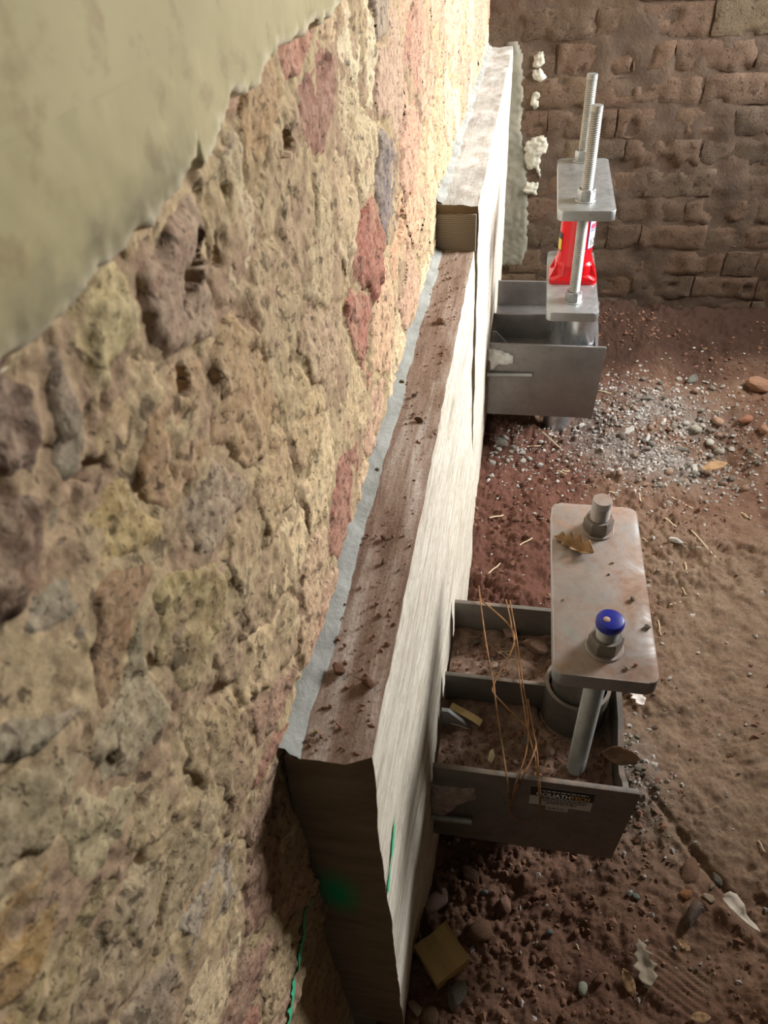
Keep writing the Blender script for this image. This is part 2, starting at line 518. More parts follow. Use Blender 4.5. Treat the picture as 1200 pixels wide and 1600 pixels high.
# ------------------------------------------------------------------ dimensions (metres, floor about z = 0)
BW = 0.0750                      # beam thickness from the stone wall
Y0, Y1, YB = 0.295, 1.379, 2.81  # near end, step, back wall
H1, H2 = 0.856, 0.941            # top of the near and of the raised far part
PLZ = 1.322                      # lower edge of the old plaster

def wall_off(y, z):
    yc = np.interp(z, [0.6, 0.93, 1.15, 1.32, 1.4], [0.37, 0.37, 0.335, 0.30, 0.24])
    d = yc - y
    return -0.11 * 0.5 * (d + np.sqrt(d * d + 0.0004)) 


def onwall(px, py):
    """point of the wall face seen at a photograph pixel (the face turns away a little towards the near end)"""
    x = 0.0
    for _ in range(12):
        p = on(px, py, 0, x); x = float(wall_off(p[1], p[2]))
    return p


# ------------------------------------------------------------------ left wall: mortar bed, stones, plaster
ys = [-0.9]
while ys[-1] < YB:
    y = ys[-1]
    d = 0.012 if y < -0.02 else (0.0021 if y < 0.45 else min(0.0021 + (y - 0.45) * 0.0036, 0.0052))
    ys.append(y + d)
ys = np.array(ys); zs = np.arange(0.50, 1.372, 0.0026)
YY, ZZ = np.meshgrid(ys, zs, indexing='ij')
NY, NZ = YY.shape
P = np.stack([np.zeros(YY.size), YY.ravel(), ZZ.ravel()], 1)
warp = np.stack([fbm(P, 13, 4, 3), fbm(P, 13, 4, 31)], 1) * 0.016 + np.stack([fbm(P, 60, 3, 5), fbm(P, 60, 3, 51)], 1) * 0.004

# seeds read off the photograph: (px, py, colour)
SEEDS = [(490, 150, (150, 92, 78)), (562, 70, (232, 214, 176)), (612, 120, (196, 160, 136)), (648, 60, (186, 134, 112)), (605, 285, (112, 100, 106)),
         (430, 268, (78, 58, 62)), (345, 330, (206, 186, 146)), (410, 200, (180, 142, 96)), (290, 470, (160, 132, 110)), (150, 560, (198, 178, 126)),
         (88, 655, (128, 118, 100)), (215, 650, (196, 166, 122)), (30, 690, (92, 58, 52)), (20, 830, (110, 74, 58)), (185, 830, (180, 152, 92)), (140, 985, (138, 96, 56)),
         (60, 1030, (118, 114, 104)), (105, 880, (138, 128, 108)), (280, 690, (172, 134, 92)), (330, 800, (166, 144, 120)), (300, 980, (166, 146, 96)), (375, 990, (160, 132, 98)),
         (215, 1120, (150, 138, 108)), (165, 1255, (168, 154, 114)), (55, 1420, (160, 122, 62)), (320, 1430, (146, 134, 122)), (400, 1420, (152, 108, 88)), (50, 1560, (158, 140, 88)),
         (245, 1270, (172, 148, 106)), (125, 1500, (150, 130, 88)), (200, 1450, (158, 138, 104)), (250, 1560, (148, 128, 106)), (360, 1240, (150, 122, 90)), (420, 1150, (160, 118, 96)), (372, 1555, (150, 108, 90)), (20, 1250, (140, 124, 90)),
         (580, 400, (160, 74, 62)), (566, 520, (168, 82, 70)), (625, 400, (222, 168, 130)), (600, 520, (228, 184, 146)), (545, 620, (214, 186, 142)), (500, 740, (236, 208, 160)), (455, 880, (240, 212, 164)), (478, 640, (206, 176, 130)), (430, 1010, (220, 190, 146)),
         (440, 470, (182, 156, 118)), (505, 400, (196, 172, 132)), (390, 620, (180, 146, 104)), (420, 760, (196, 166, 122)), (375, 870, (178, 152, 112)), (500, 540, (190, 160, 126)), (545, 300, (206, 180, 140)), (460, 330, (178, 148, 112)), (560, 220, (212, 190, 150)),
         (640, 240, (208, 154, 128)), (670, 120, (204, 160, 136)), (690, 60, (196, 140, 118)), (650, 330, (226, 176, 140)), (672, 240, (230, 188, 150)), (715, 30, (216, 176, 148)), (700, 170, (224, 182, 150)), (418, 1185, (132, 58, 48)), (415, 1240, (140, 104, 84)),
         (700, 10, (206, 170, 140)), (735, 15, (214, 176, 146)), (330, 1130, (164, 138, 98)), (310, 1330, (160, 140, 104)), (30, 1150, (132, 122, 100))]
sd = []; sc = []
for px, py, c in SEEDS:
    w = onwall(px, py)
    sd.append((w[1], w[2])); sc.append(c)
pal = [(204, 160, 132), (222, 188, 148), (190, 132, 110), (232, 206, 164), (176, 142, 116), (212, 176, 140), (160, 92, 78), (196, 168, 128), (150, 132, 118)]
for _ in range(1500):
    y = random.uniform(-0.9, YB); z = random.uniform(0.50, 1.37)
    gap = 0.05 + 0.045 * min(max(y, 0), 1)
    if all(((y - a) * 0.8) ** 2 + (z - b) ** 2 > gap * gap for a, b in sd):
        sd.append((y, z)); sc.append(random.choice(pal))
SD = np.array(sd); NS = len(SD)
Q = np.stack([P[:, 1] + warp[:, 0], P[:, 2] + warp[:, 1]], 1)
d1 = np.full(len(Q), 9.0); d2 = np.full(len(Q), 9.0); cid = np.zeros(len(Q), int)
for i in range(NS):
    d = np.hypot((Q[:, 0] - SD[i, 0]) * 0.85, Q[:, 1] - SD[i, 1])
    closer = d < d1
    d2 = np.where(closer, d1, np.minimum(d2, d)); d1 = np.where(closer, d, d1); cid[closer] = i
edge = (d2 - d1) * 0.5
soff = RNG.uniform(-0.0008, 0.0028, NS); st1 = RNG.uniform(-0.035, 0.035, NS); st2 = RNG.uniform(-0.035, 0.035, NS)
soff[5] = -0.012                                         # the dark stone sits back in its pocket
hh = soff[cid] + st1[cid] * (Q[:, 0] - SD[cid, 0]) + st2[cid] * (Q[:, 1] - SD[cid, 1])
big = fbm(P, 9, 4, 77); mid = fbm(P, 42, 4, 78); fin = fbm(P, 170, 3, 79)
ridg = 1 - np.abs(fbm(P * np.array([1, 1, 0.7]), 30, 4, 91))
w1 = fbm(P, 60, 3, 81) * 0.006; w2 = fbm(P, 60, 3, 82) * 0.006
fac = facets(P[:, 1] + w1, P[:, 2] * 1.2 + w2, 26, 0.30, 0.004, 5) + facets(P[:, 1] + w2, P[:, 2] * 1.3 + w1, 75, 0.30, 0.0016, 6)
fac = fac * 0.32
hh = hh + big * 0.002 + mid * 0.0007 + fin * 0.0005 + fac
pit = sstep(0.42, 0.62, fbm(P, 30, 3, 101)) + 0.4 * sstep(0.45, 0.6, fbm(P * np.array([1, 1, 0.6]), 90, 2, 103)); hh = hh - pit * 0.0022
hole = np.zeros(len(P))                                  # pockets picked out of the joints
for px, py, ry, rz in ((627, 345, 0.036, 0.020), (308, 452, 0.011, 0.012), (352, 418, 0.006, 0.005), (312, 608, 0.006, 0.006), (448, 240, 0.016, 0.008), (150, 715, 0.008, 0.004), (250, 1040, 0.004, 0.005)):
    c = onwall(px, py)
    hole = np.maximum(hole, 1 - sstep(0.72, 1.0, np.maximum(np.abs(Q[:, 0] - c[1]) / ry + 0.5 * (Q[:, 1] - c[2]) / rz, np.abs(Q[:, 1] - c[2]) / rz) + fin * 0.25 + mid * 0.25))
STONE_X = hh - (1 - sstep(0, 0.004, edge)) * 0.0032 - hole * 0.022
MORT_X = -0.0006 + big * 0.002 + mid * 0.0010 + fin * 0.0006 + fac * 0.6 + fbm(P, 20, 3, 85) * 0.0014 - pit * 0.003 - hole * 0.026

# the mortar is a groove along some joints; the stone rims dive under it everywhere
crack = (1 - sstep(0.0, 0.0045, edge)) * sstep(0.05, 0.45, fbm(P, 7, 3, 121))
MORT_X = MORT_X - crack * 0.0042
STONE_X = np.where(edge < 0.012, np.minimum(STONE_X, MORT_X - 0.0016 + np.clip(edge - 0.0020, 0, 1) * 0.9), STONE_X)

OFF = wall_off(P[:, 1] + fbm(P, 14, 3, 131) * 0.012, P[:, 2])
STONE_X = STONE_X + OFF; MORT_X = MORT_X + OFF
wall = mesh_np('wall_left', np.array([(-0.55, -0.9, -0.3), (-0.33, -0.9, -0.3), (-0.33, YB, -0.3), (-0.55, YB, -0.3), (-0.55, -0.9, 2.4), (-0.33, -0.9, 2.4), (-0.33, YB, 2.4), (-0.55, YB, 2.4)]),
               np.array([(0, 3, 2, 1), (4, 5, 6, 7), (0, 1, 5, 4), (1, 2, 6, 5), (2, 3, 7, 6), (3, 0, 4, 7)]), M_MORTAR, None, False)
struct(wall, 'rubble stone wall on the left with olive plaster left above')
gi = np.arange(NY * NZ).reshape(NY, NZ)
quads = np.stack([gi[:-1, :-1], gi[1:, :-1], gi[1:, 1:], gi[:-1, 1:]], -1).reshape(-1, 4)
qc = P[quads].mean(1)
beamtop = np.where(qc[:, 1] > Y1, H2, H1)
hid = (qc[:, 1] > Y0 + 0.03) & (qc[:, 2] < beamtop - 0.03)          # behind the beam


def submesh(name, Vx, sel, mat, parent, **kw):
    q = quads[sel]; u, inv = np.unique(q, return_inverse=True)
    V = P[u].copy(); V[:, 0] = Vx[u]
    return mesh_np(name, V, inv.reshape(-1, 4), mat, parent, **kw), u


mo, _ = submesh('mortar_bed', np.minimum(MORT_X, np.where((P[:, 1] > Y0 - 0.01) & (P[:, 2] < np.where(P[:, 1] > Y1, H2, H1) + 0.004), -0.004, 1)), ~hid, M_MORTAR, wall)
# lower part of the wall behind and below the beam, out of sight
prism('mortar_bed', [(-0.34, -0.9), (-0.155, -0.9), (-0.012, 0.37), (-0.012, YB), (-0.34, YB)], -0.3, 0.52, M_MORTAR, wall, 0)
qcid = cid[quads[:, 0]]
same = (cid[quads] == qcid[:, None]).all(1)
tooback = (qc[:, 1] > Y0 - 0.006) & (qc[:, 2] < beamtop + 0.012)
above = qc[:, 2] > PLZ + 0.02
# lower edge of the plaster, traced along the wall
PE = [(-0.95, 1.30), (-0.2, 1.30)] + [tuple(onwall(*q_)[1:]) for q_ in ((0, 565), (45, 532), (60, 490), (130, 430), (200, 362), (240, 330), (287, 283), (268, 262), (274, 230), (322, 200), (330, 168), (372, 150), (380, 125), (395, 100), (440, 70), (500, 32), (512, 0))] + [(0.75, 1.352), (0.9, 1.345), (1.1, 1.352), (1.4, 1.345), (2.81, 1.352)]
PE = np.array(sorted(PE))
pe_grid = np.interp(P[:, 1], PE[:, 0], PE[:, 1]) + fbm(P, 70, 4, 140) * 0.0035
eg = P[:, 2] - pe_grid
behind_pl = eg[quads].min(1) > 0.012
good = same & (edge[quads].min(1) > 0.0006) & ~hid & ~tooback & ~behind_pl
for i in range(NS):
    sel = good & (qcid == i)
    if sel.sum() < 60: continue
    o, _ = submesh('stone', STONE_X, sel, M_STONE, wall)
    c = srgb(*sc[i]); o.color = c
# plaster coat: broken lower edge, about 12 mm proud
plx = OFF + 0.0125 + fbm(P, 5, 3, 150) * 0.003 + fbm(P, 60, 3, 151) * 0.0004
plx = plx - (1 - sstep(0.0, 0.006, eg)) * 0.018 + fbm(P, 120, 3, 152) * 0.0015 * (1 - sstep(0.0, 0.02, eg))
psel = eg[quads].max(1) > -0.002
pe_attr = 1 - sstep(0.004, 0.011, eg)
stn = sstep(0.034, 0.012, eg) * 0 + (1 - sstep(0.010, 0.032, eg)) * sstep(0.002, 0.008, eg) * sstep(0.15, 0.21, P[:, 1]) * (1 - sstep(0.33, 0.37, P[:, 1]))
q = quads[psel]; u, inv = np.unique(q, return_inverse=True)
V = P[u].copy(); V[:, 0] = plx[u]
mesh_np('plaster_coat', V, inv.reshape(-1, 4), M_PLASTER, wall, cols={'edge': pe_attr[u], 'stain': stn[u]})
yy = np.concatenate([np.arange(-0.9, YB, 0.03), [YB]]); zz = np.arange(1.369, 2.41, 0.03)
A, B = np.meshgrid(yy, zz, indexing='ij'); PP = np.stack([np.zeros(A.size), A.ravel(), B.ravel()], 1)
PP[:, 0] = 0.0125 + fbm(PP, 5, 3, 150) * 0.003 + wall_off(PP[:, 1], PP[:, 2])
g2 = np.arange(A.size).reshape(A.shape); q2 = np.stack([g2[:-1, :-1], g2[1:, :-1], g2[1:, 1:], g2[:-1, 1:]], -1).reshape(-1, 4)
mesh_np('plaster_coat', PP, q2, M_PLASTER, wall, cols={'edge': np.zeros(len(PP)), 'stain': np.zeros(len(PP))})

# green spray line running down the stones just before the beam end
behind_edge = edge < 0.0006
pts = [onwall(px, py) for px, py in ((478, 1405), (470, 1450), (462, 1510), (452, 1560), (444, 1605), (437, 1650))]
sp = spline(pts, 14); V = []; Fq = []
SURF = np.maximum(np.where(behind_edge, -9, STONE_X), MORT_X).reshape(NY, NZ)


def wall_x(y, z):
    iy, iz = int(np.clip(np.searchsorted(ys, y), 1, NY - 2)), int(np.clip(round((z - zs[0]) / 0.0026), 1, NZ - 2))
    return float(SURF[iy - 1:iy + 2, iz - 1:iz + 2].max())


for i, p in enumerate(sp):
    wd = 0.0055 + 0.0010 * math.sin(i * 0.9) + 0.003 * (i / len(sp))
    for k in range(5):
        y = p[1] + wd * (k - 2) / 2; V.append((wall_x(y, p[2]) + 0.0009, y, p[2]))
        if i and k: Fq.append((5 * i - 5 + k - 1, 5 * i - 5 + k, 5 * i + k, 5 * i + k - 1))
gp = mesh_np('paint_mark', np.array(V), np.array(Fq), M_GREEN, wall); gp['label'] = 'green spray paint line on the stone'

# ------------------------------------------------------------------ back wall of brick
wb = rough_box('wall_back', -0.25, 2.2, YB + 0.0035, YB + 0.2, -0.3, 2.4, (0.014, 0.2, 0.014), simple('brick_joint_mortar', srgb(68, 54, 44), srgb(92, 75, 60), 12, 0.95, 0, 0.6, 90, 0.004, 'pos'), None,
               lambda V: np.stack([V[:, 0] * 0, fbm(V, 16, 4, 200) * 0.007, V[:, 0] * 0], 1))
struct(wb, 'worn brown brick wall at the back')
bcols = [(112, 84, 66), (108, 82, 66), (118, 88, 68), (102, 80, 64), (120, 94, 72), (96, 80, 66), (116, 100, 76), (84, 70, 58), (122, 90, 70)]
NBR = 0
for r in range(-2, 24):
    z0 = 0.0685 + r * 0.0975 + 0.005
    if z0 > 1.62: break
    x = -0.02 - (0.12 if r % 2 else 0.0)
    k = 0
    while x < 1.75:
        ln = 0.122 if (k % 3 == 2) else 0.238
        ln *= random.uniform(0.94, 1.06)
        xa, xb_ = max(x, -0.02), x + ln
        if xb_ > 0.03:
            sdv = 300 + NBR; oy = random.uniform(-0.004, 0.004); ero = random.uniform(0.5, 1.3)

            def dsp(Vv, sdv=sdv, oy=oy, ero=ero, xa=xa, xb_=xb_, z0=z0):
                cx = np.minimum(Vv[:, 0] - xa, xb_ - Vv[:, 0]); cz = np.minimum(Vv[:, 2] - z0, z0 + 0.086 - Vv[:, 2])
                e = np.clip(np.minimum(cx, cz) / 0.012, 0, 1)
                fr = (Vv[:, 1] < YB + 0.01)
                dy = oy + fr * ((1 - e) ** 2 * 0.0045 * ero + fbm(Vv, 14, 4, 210) * 0.005 * ero + sstep(0.45, 0.75, fbm(Vv, 16, 3, 215)) * 0.011)
                return np.stack([fbm(Vv, 30, 2, sdv) * 0.004, dy, fbm(Vv, 30, 2, sdv + 5) * 0.004], 1)
            o = rough_box('brick', xa + 0.003, xb_ - 0.003, YB, YB + 0.05, z0, z0 + 0.090, (0.0125, 0.05, 0.0125), M_BRICK, wb, dsp)
            c = random.choice(bcols)
            bk = random.uniform(0.72, 0.84); o.color = srgb(*[v * bk for v in c])
            NBR += 1
        x += ln; k += 1

# unseen thick wall added on the right; its jamb cuts daylight to the near end
wr = empty('light_block_wall', (2.0, 1.0, 0))
struct(wr, 'added thick wall with an opening, out of view, dimming the near end')
M_LIGHT_BLOCK = simple('light_block_plaster', srgb(120, 108, 84), srgb(146, 132, 104), 6, 0.9, 0, 0.3, 60, 0.003, 'pos')
box('light_block_pier', 1.75, 2.2, -0.9, 1.64, -0.3, 2.4, M_LIGHT_BLOCK, wr, 0.004)
box('light_block_base', 1.75, 2.2, 1.64, YB, -0.3, 1.0, M_LIGHT_BLOCK, wr, 0.004)
box('light_block_sill', 1.72, 2.2, 1.642, YB - 0.002, 1.0005, 1.03, M_FILLET, wr, 0.004)

# ------------------------------------------------------------------ ground
def ground_h(x, y):
    x = np.atleast_1d(np.asarray(x, float)); y = np.atleast_1d(np.asarray(y, float))
    p = np.stack([x, y, np.zeros_like(x)], 1)
    h = fbm(p, 2.2, 3, 400) * 0.016
    h = h - 0.05 * np.exp(-(((x - 0.30) / 0.16) ** 2 + ((y - 1.98) / 0.20) ** 2))                 # dug round the far pile
    h = h - 0.055 * np.exp(-(((x - 0.80) / 0.17) ** 2 + ((y - 1.95) / 0.17) ** 2))               # hollow in the rubble
    h = h + 0.025 * np.exp(-(((x - 0.62) / 0.13) ** 2 + ((y - 2.10) / 0.16) ** 2))
    h = h + 0.05 * sstep(2.45, 2.80, y)                                                         # bank along the brick wall
    h = h + 0.02 * np.exp(-(((x - 0.47) / 0.05) ** 2 + ((y - 0.80) / 0.09) ** 2))               # grit heaped by the bracket
    h = h - 0.02 * np.exp(-(((x - 0.2) / 0.16) ** 2 + ((y - 0.52) / 0.13) ** 2))
    return h


BOOT = on(1062, 1528, 2, 0.0)


def ground_fine(x, y):
    p = np.stack([x, y, np.zeros_like(x)], 1)
    rough = 0.55 + 0.6 * sstep(-0.2, 0.5, fbm(p, 3.5, 3, 420)) + 0.5 * np.exp(-(((x - 0.15) / 0.2) ** 2))
    h = ground_h(x, y) + (fbm(p, 14, 4, 401) * 0.012 + fbm(p, 50, 4, 402) * 0.007 + np.abs(fbm(p, 95, 3, 403)) * 0.006) * rough
    # boot print with a ribbed sole, bottom right
    cx, cy, a = BOOT[0], BOOT[1], math.radians(-30)
    u_ = (x - cx) * math.cos(a) + (y - cy) * math.sin(a); v_ = -(x - cx) * math.sin(a) + (y - cy) * math.cos(a)
    inside = (1 - sstep(0.040, 0.050, np.abs(u_))) * (1 - sstep(0.036, 0.044, np.abs(v_)))
    rib = 0.5 + 0.5 * np.sin(v_ * 2 * math.pi / 0.0125)
    h = h * (1 - inside * 0.75) + inside * (ground_h(x, y) * 0.6 - 0.002 - rib * (0.0045 + 0.002 * fbm(p, 30, 2, 460)))
    # narrow rut, right
    rx = 0.60 - (y - 0.62) * 0.75
    h = h - 0.012 * np.exp(-((x - rx) / 0.010) ** 2) * sstep(0.50, 0.56, y) * (1 - sstep(0.74, 0.80, y))
    return h


xs = np.concatenate([np.arange(0.02, 0.72, 0.0034), np.arange(0.72, 1.35, 0.006), np.arange(1.35, 2.25, 0.03)])
yg = [-0.9]
while yg[-1] < YB + 0.02:
    y = yg[-1]; yg.append(y + (0.03 if y < 0.15 else min(0.0034 + max(0, y - 0.4) * 0.0018, 0.008)))
yg = np.array(yg)
GX, GY = np.meshgrid(xs, yg, indexing='ij'); gx, gy = GX.ravel(), GY.ravel()
gz = ground_fine(gx, gy)
pg = np.stack([gx, gy, 0 * gx], 1)
nz = fbm(pg, 6, 4, 430)
rub = np.exp(-(((gx - 0.62) / 0.24) ** 2 + ((gy - 2.00) / 0.22) ** 2) ** 1.5) * 1.15 * sstep(-0.5, 0.35, nz + 0.25)
rub = np.maximum(rub, 0.7 * np.exp(-(((gx - 0.46) / 0.05) ** 2 + ((gy - 0.80) / 0.10) ** 2)))
wet = sstep(2.24, 2.52, gy + nz * 0.08) * 0.92
wet = np.maximum(wet, 0)
tan = sstep(0.42, 0.58, gx + nz * 0.08) * sstep(0.45, 0.75, gy + nz * 0.08) * (1 - sstep(1.35, 1.7, gy))
red = (1 - sstep(0.34, 0.50, gx + nz * 0.06)) * sstep(0.95, 1.1, gy) * (1 - sstep(1.95, 2.1, gy))
gidx = np.arange(GX.size).reshape(GX.shape)
gq = np.stack([gidx[:-1, :-1], gidx[1:, :-1], gidx[1:, 1:], gidx[:-1, 1:]], -1).reshape(-1, 4)
fl = mesh_np('floor', np.stack([gx, gy, gz], 1), gq, M_SOIL, None, True,
             {'rubble': np.clip(rub, 0, 1), 'wet': np.clip(wet, 0, 1), 'tan': np.clip(tan, 0, 1), 'red': np.clip(red, 0, 1)})
struct(fl, 'red brown earth floor')


def gz_at(x, y): return float(ground_fine(np.array([x]), np.array([y]))[0])


def gpix(px, py):
    z = 0.0
    for _ in range(4):
        p = on(px, py, 2, z); z = gz_at(p[0], p[1])
    return Vector((p[0], p[1], z))


# crumbs of soil and pale grit: far too many to count
def crumbs(name, pts, sizes, mat, parent=None):
    n = len(pts)
    base = np.array([(1, 0, 0), (-1, 0, 0), (0, 1, 0), (0, -1, 0), (0, 0, 1), (0, 0, -1)], float)
    tri = np.array([(0, 2, 4), (2, 1, 4), (1, 3, 4), (3, 0, 4), (2, 0, 5), (1, 2, 5), (3, 1, 5), (0, 3, 5)])
    ang = RNG.uniform(0, 6.28, n); ca, sa = np.cos(ang), np.sin(ang)
    V = base[None] * RNG.uniform(0.55, 1.15, (n, 6, 1)) + RNG.uniform(-0.28, 0.28, (n, 6, 3))
    V = V * sizes[:, None, None] * np.array([1, 0.8, 0.62])
    X = V[:, :, 0] * ca[:, None] - V[:, :, 1] * sa[:, None]; Y = V[:, :, 0] * sa[:, None] + V[:, :, 1] * ca[:, None]
    V = np.stack([X, Y, V[:, :, 2]], -1) + pts[:, None, :]
    F = (tri[None] + (np.arange(n) * 6)[:, None, None]).reshape(-1, 3)
    o = mesh_np(name, V.reshape(-1, 3), F, mat, parent, False)
    return o


n = 15000
cxs = 0.08 + RNG.rand(n) ** 1.25 * 1.1; cys = 0.25 + RNG.rand(n) ** 1.2 * 2.5
dens = fbm(np.stack([cxs, cys, 0 * cxs], 1), 4.5, 3, 440) + 0.35 * (cxs < 0.45) - 0.45 * (cxs > 0.5) * (cys > 0.5) * (cys < 1.6)
k = dens > RNG.uniform(-0.4, 0.9, n) * 0.8
cxs, cys = cxs[k], cys[k]
sz = 0.0014 + RNG.rand(len(cxs)) ** 4 * 0.0085 + cys * 0.0004
tag(crumbs('soil_crumbs', np.stack([cxs, cys, ground_fine(cxs, cys) + sz * 0.25], 1), sz, M_CRUMB), 'loose red brown crumbs of earth strewn over the floor', 'soil', kind='stuff')
n = 5200
cxs = np.concatenate([RNG.normal(0.62, 0.19, n), RNG.normal(0.17, 0.06, 300), RNG.normal(0.47, 0.04, 260), RNG.uniform(0.1, 1.1, 700)])
cys = np.concatenate([RNG.normal(2.0, 0.17, n), RNG.normal(1.88, 0.10, 300), RNG.normal(0.79, 0.07, 260), RNG.uniform(0.3, 2.6, 700)])
k = (cys < 2.72) & (cxs > 0.10); cxs, cys = cxs[k], cys[k]
sz = 0.0016 + RNG.rand(len(cxs)) ** 3 * 0.008
tag(crumbs('pale_grit', np.stack([cxs, cys, ground_fine(cxs, cys) + sz * 0.25], 1), sz, M_GRIT), 'pale grey grit and chippings spread by the far bracket', 'grit', kind='stuff')

# ------------------------------------------------------------------ concrete beam along the wall
beam = empty('concrete_beam', (BW / 2, Y0, 0))
tag(beam, 'long concrete beam against the stone wall, raised at its far part', 'beam')


def d_near(V):
    top = sstep(H1 - 0.02, H1, V[:, 2]); out = sstep(BW - 0.012, BW, V[:, 0])
    st = V * np.array([1, 0.22, 1])
    dz = top * (fbm(st, 26, 4, 500) * 0.0032 + fbm(V, 80, 3, 501) * 0.0012)
    dx = out * (fbm(st, 14, 4, 510) * 0.0012 + fbm(st, 70, 3, 511) * 0.0007) - out * top * (0.001 + np.abs(fbm(V, 30, 3, 512)) * 0.0018)
    low = out * (1 - sstep(0.05, 0.62, V[:, 2]))
    dx = dx + low * 0.012 * sstep(0.40, 0.60, V[:, 1])
    dx = dx - out * 0.008 * (1 - V[:, 2] / H1) * (1 - sstep(0.40, 0.56, V[:, 1]))
    dx = dx - (1 - sstep(-0.003, 0.03, V[:, 0])) * 0.05 * (1 - V[:, 2] / H1)
    fr = 1 - sstep(Y0, Y0 + 0.02, V[:, 1])
    t = np.clip((V[:, 0] - (BW - 0.024)) / 0.024, 0, 1) + np.clip((V[:, 2] - (H1 - 0.10)) / 0.10, 0, 1) - 1.02
    dy = fr * (fbm(V, 14, 3, 520) * 0.002 + np.clip(t, 0, 1) * 0.010)
    return np.stack([dx, dy, dz], 1)


def d_far(V):
    top = sstep(H2 - 0.02, H2, V[:, 2]); out = sstep(BW - 0.006, BW + 0.006, V[:, 0])
    st = V * np.array([1, 0.22, 1])
    dz = top * (fbm(V, 30, 4, 530) * 0.0032 + fbm(V, 90, 3, 531) * 0.0012)
    dx = out * (fbm(st, 14, 4, 540) * 0.0016 + fbm(st, 70, 3, 541) * 0.0008) - out * top * 0.002
    return np.stack([dx, 0 * dx, dz], 1)


rough_box('lower_part', -0.003, BW, Y0, Y1 + 0.004, -0.06, H1, (0.0075, 0.012, 0.016), M_CON_NEAR, beam, d_near)
rough_box('raised_part', -0.012, BW + 0.006, Y1, YB - 0.002, -0.06, H2, (0.0075, 0.014, 0.016), M_CON_FAR, beam, d_far)
e = box('sawn_end', -0.004, BW + 0.001, Y1 - 0.006, Y1 + 0.004, H1 - 0.002, H2 - 0.016, M_TIMBER, beam, 0.002); e['label'] = 'brown sawn end of the raised part'
# grey cement fillet pressed into the joint with the wall
V = []; Fq = []; prof = []
ny = 220
for i in range(ny + 1):
    y = Y0 + (YB - Y0 - 0.002) * i / ny
    ht = H1 if y < Y1 - 0.006 else H2
    p = np.array([[0, y, ht]]); a = float(fbm(p, 9, 3, 560)[0]); b = float(fbm(p, 30, 3, 561)[0])
    wd = 0.010 + 0.004 * a + 0.002 * b; up = 0.013 + 0.005 * b
    row = [(-0.013, y, ht + up), (-0.001 + 0.002 * b, y, ht + up * 0.95), (wd * 0.35, y, ht + up * 0.42), (wd, y, ht + 0.0035), (wd + 0.004, y, ht - 0.002)]
    V += row
    if i and not (V[-6][2] < H1 + 0.03 < ht):
        for k in range(4): Fq.append(((i - 1) * 5 + k, i * 5 + k, i * 5 + k + 1, (i - 1) * 5 + k + 1))
f = mesh_np('cement_fillet', np.array(V), np.array(Fq), M_FILLET, beam); f['label'] = 'grey cement fillet along the wall joint'
# green stripe sprayed on the outer face near the end
pa = on(616, 1285, 0, BW - 0.002); pb = on(603, 1415, 0, BW - 0.003)
V = []; Fq = []
for i in range(41):
    t = i / 40; p = pa * (1 - t) + pb * t; wd = 0.008 + 0.008 * t + 0.001 * math.sin(i * 1.3)
    for k in range(5):
        V.append((BW, max(p[1] + wd * (k - 2) / 2, Y0 + 0.002), p[2]))
        if i and k: Fq.append((5 * i - 5 + k - 1, 5 * i - 5 + k, 5 * i + k, 5 * i + k - 1))
V = np.array(V); V[:, 0] += d_near(V)[:, 0] + 0.0016
gp2 = mesh_np('paint_mark', V, np.array(Fq), M_GREEN, beam); gp2['label'] = 'green spray stripe'


# ------------------------------------------------------------------ lumpy patches (plaster, mortar)
def lump_patch(name, poly, plane, off, thick, mat, parent, seed, step=0.004):
    """poly in the plane's two coordinates; plane 'y': facing -y at y=off, poly (x, z)"""
    poly = np.array(poly); lo = poly.min(0) - step; hi = poly.max(0) + step
    a = np.arange(lo[0], hi[0] + step, step); b = np.arange(lo[1], hi[1] + step, step)
    A, B = np.meshgrid(a, b, indexing='ij'); pa_, pb_ = A.ravel(), B.ravel()
    best = np.full(len(pa_), 9.0); ins = np.zeros(len(pa_), bool); n = len(poly)
    pw = np.stack([pa_, pb_, 0 * pa_], 1); wa = pa_ + fbm(pw, 60, 3, seed) * 0.005; wb_ = pb_ + fbm(pw, 60, 3, seed + 9) * 0.005
    for i in range(n):
        x1, y1 = poly[i]; x2, y2 = poly[(i + 1) % n]
        t = np.clip(((wa - x1) * (x2 - x1) + (wb_ - y1) * (y2 - y1)) / ((x2 - x1) ** 2 + (y2 - y1) ** 2 + 1e-12), 0, 1)
        best = np.minimum(best, np.hypot(wa - x1 - t * (x2 - x1), wb_ - y1 - t * (y2 - y1)))
        cr = ((y1 > wb_) != (y2 > wb_)) & (wa < (x2 - x1) * (wb_ - y1) / (y2 - y1 + 1e-12) + x1); ins ^= cr
    s_ = np.where(ins, best, -best)
    h = np.clip(s_ / 0.008, -0.4, 1); h = np.where(h > 0, np.sqrt(np.maximum(h, 0)), h) * thick + fbm(pw, 70, 3, seed + 3) * thick * 0.35 * (s_ > 0)
    g = np.arange(A.size).reshape(A.shape); qq = np.stack([g[:-1, :-1], g[1:, :-1], g[1:, 1:], g[:-1, 1:]], -1).reshape(-1, 4)
    qq = qq[s_[qq].max(1) > -0.001]
    u, inv = np.unique(qq, return_inverse=True)
    V = np.stack([pa_[u], off - h[u], pb_[u]], 1)
    return mesh_np(name, V, inv.reshape(-1, 4), mat, parent)


def poly_px(pts, ax, val, keep): return [tuple(on(px, py, ax, val)[i] for i in keep) for px, py in pts]


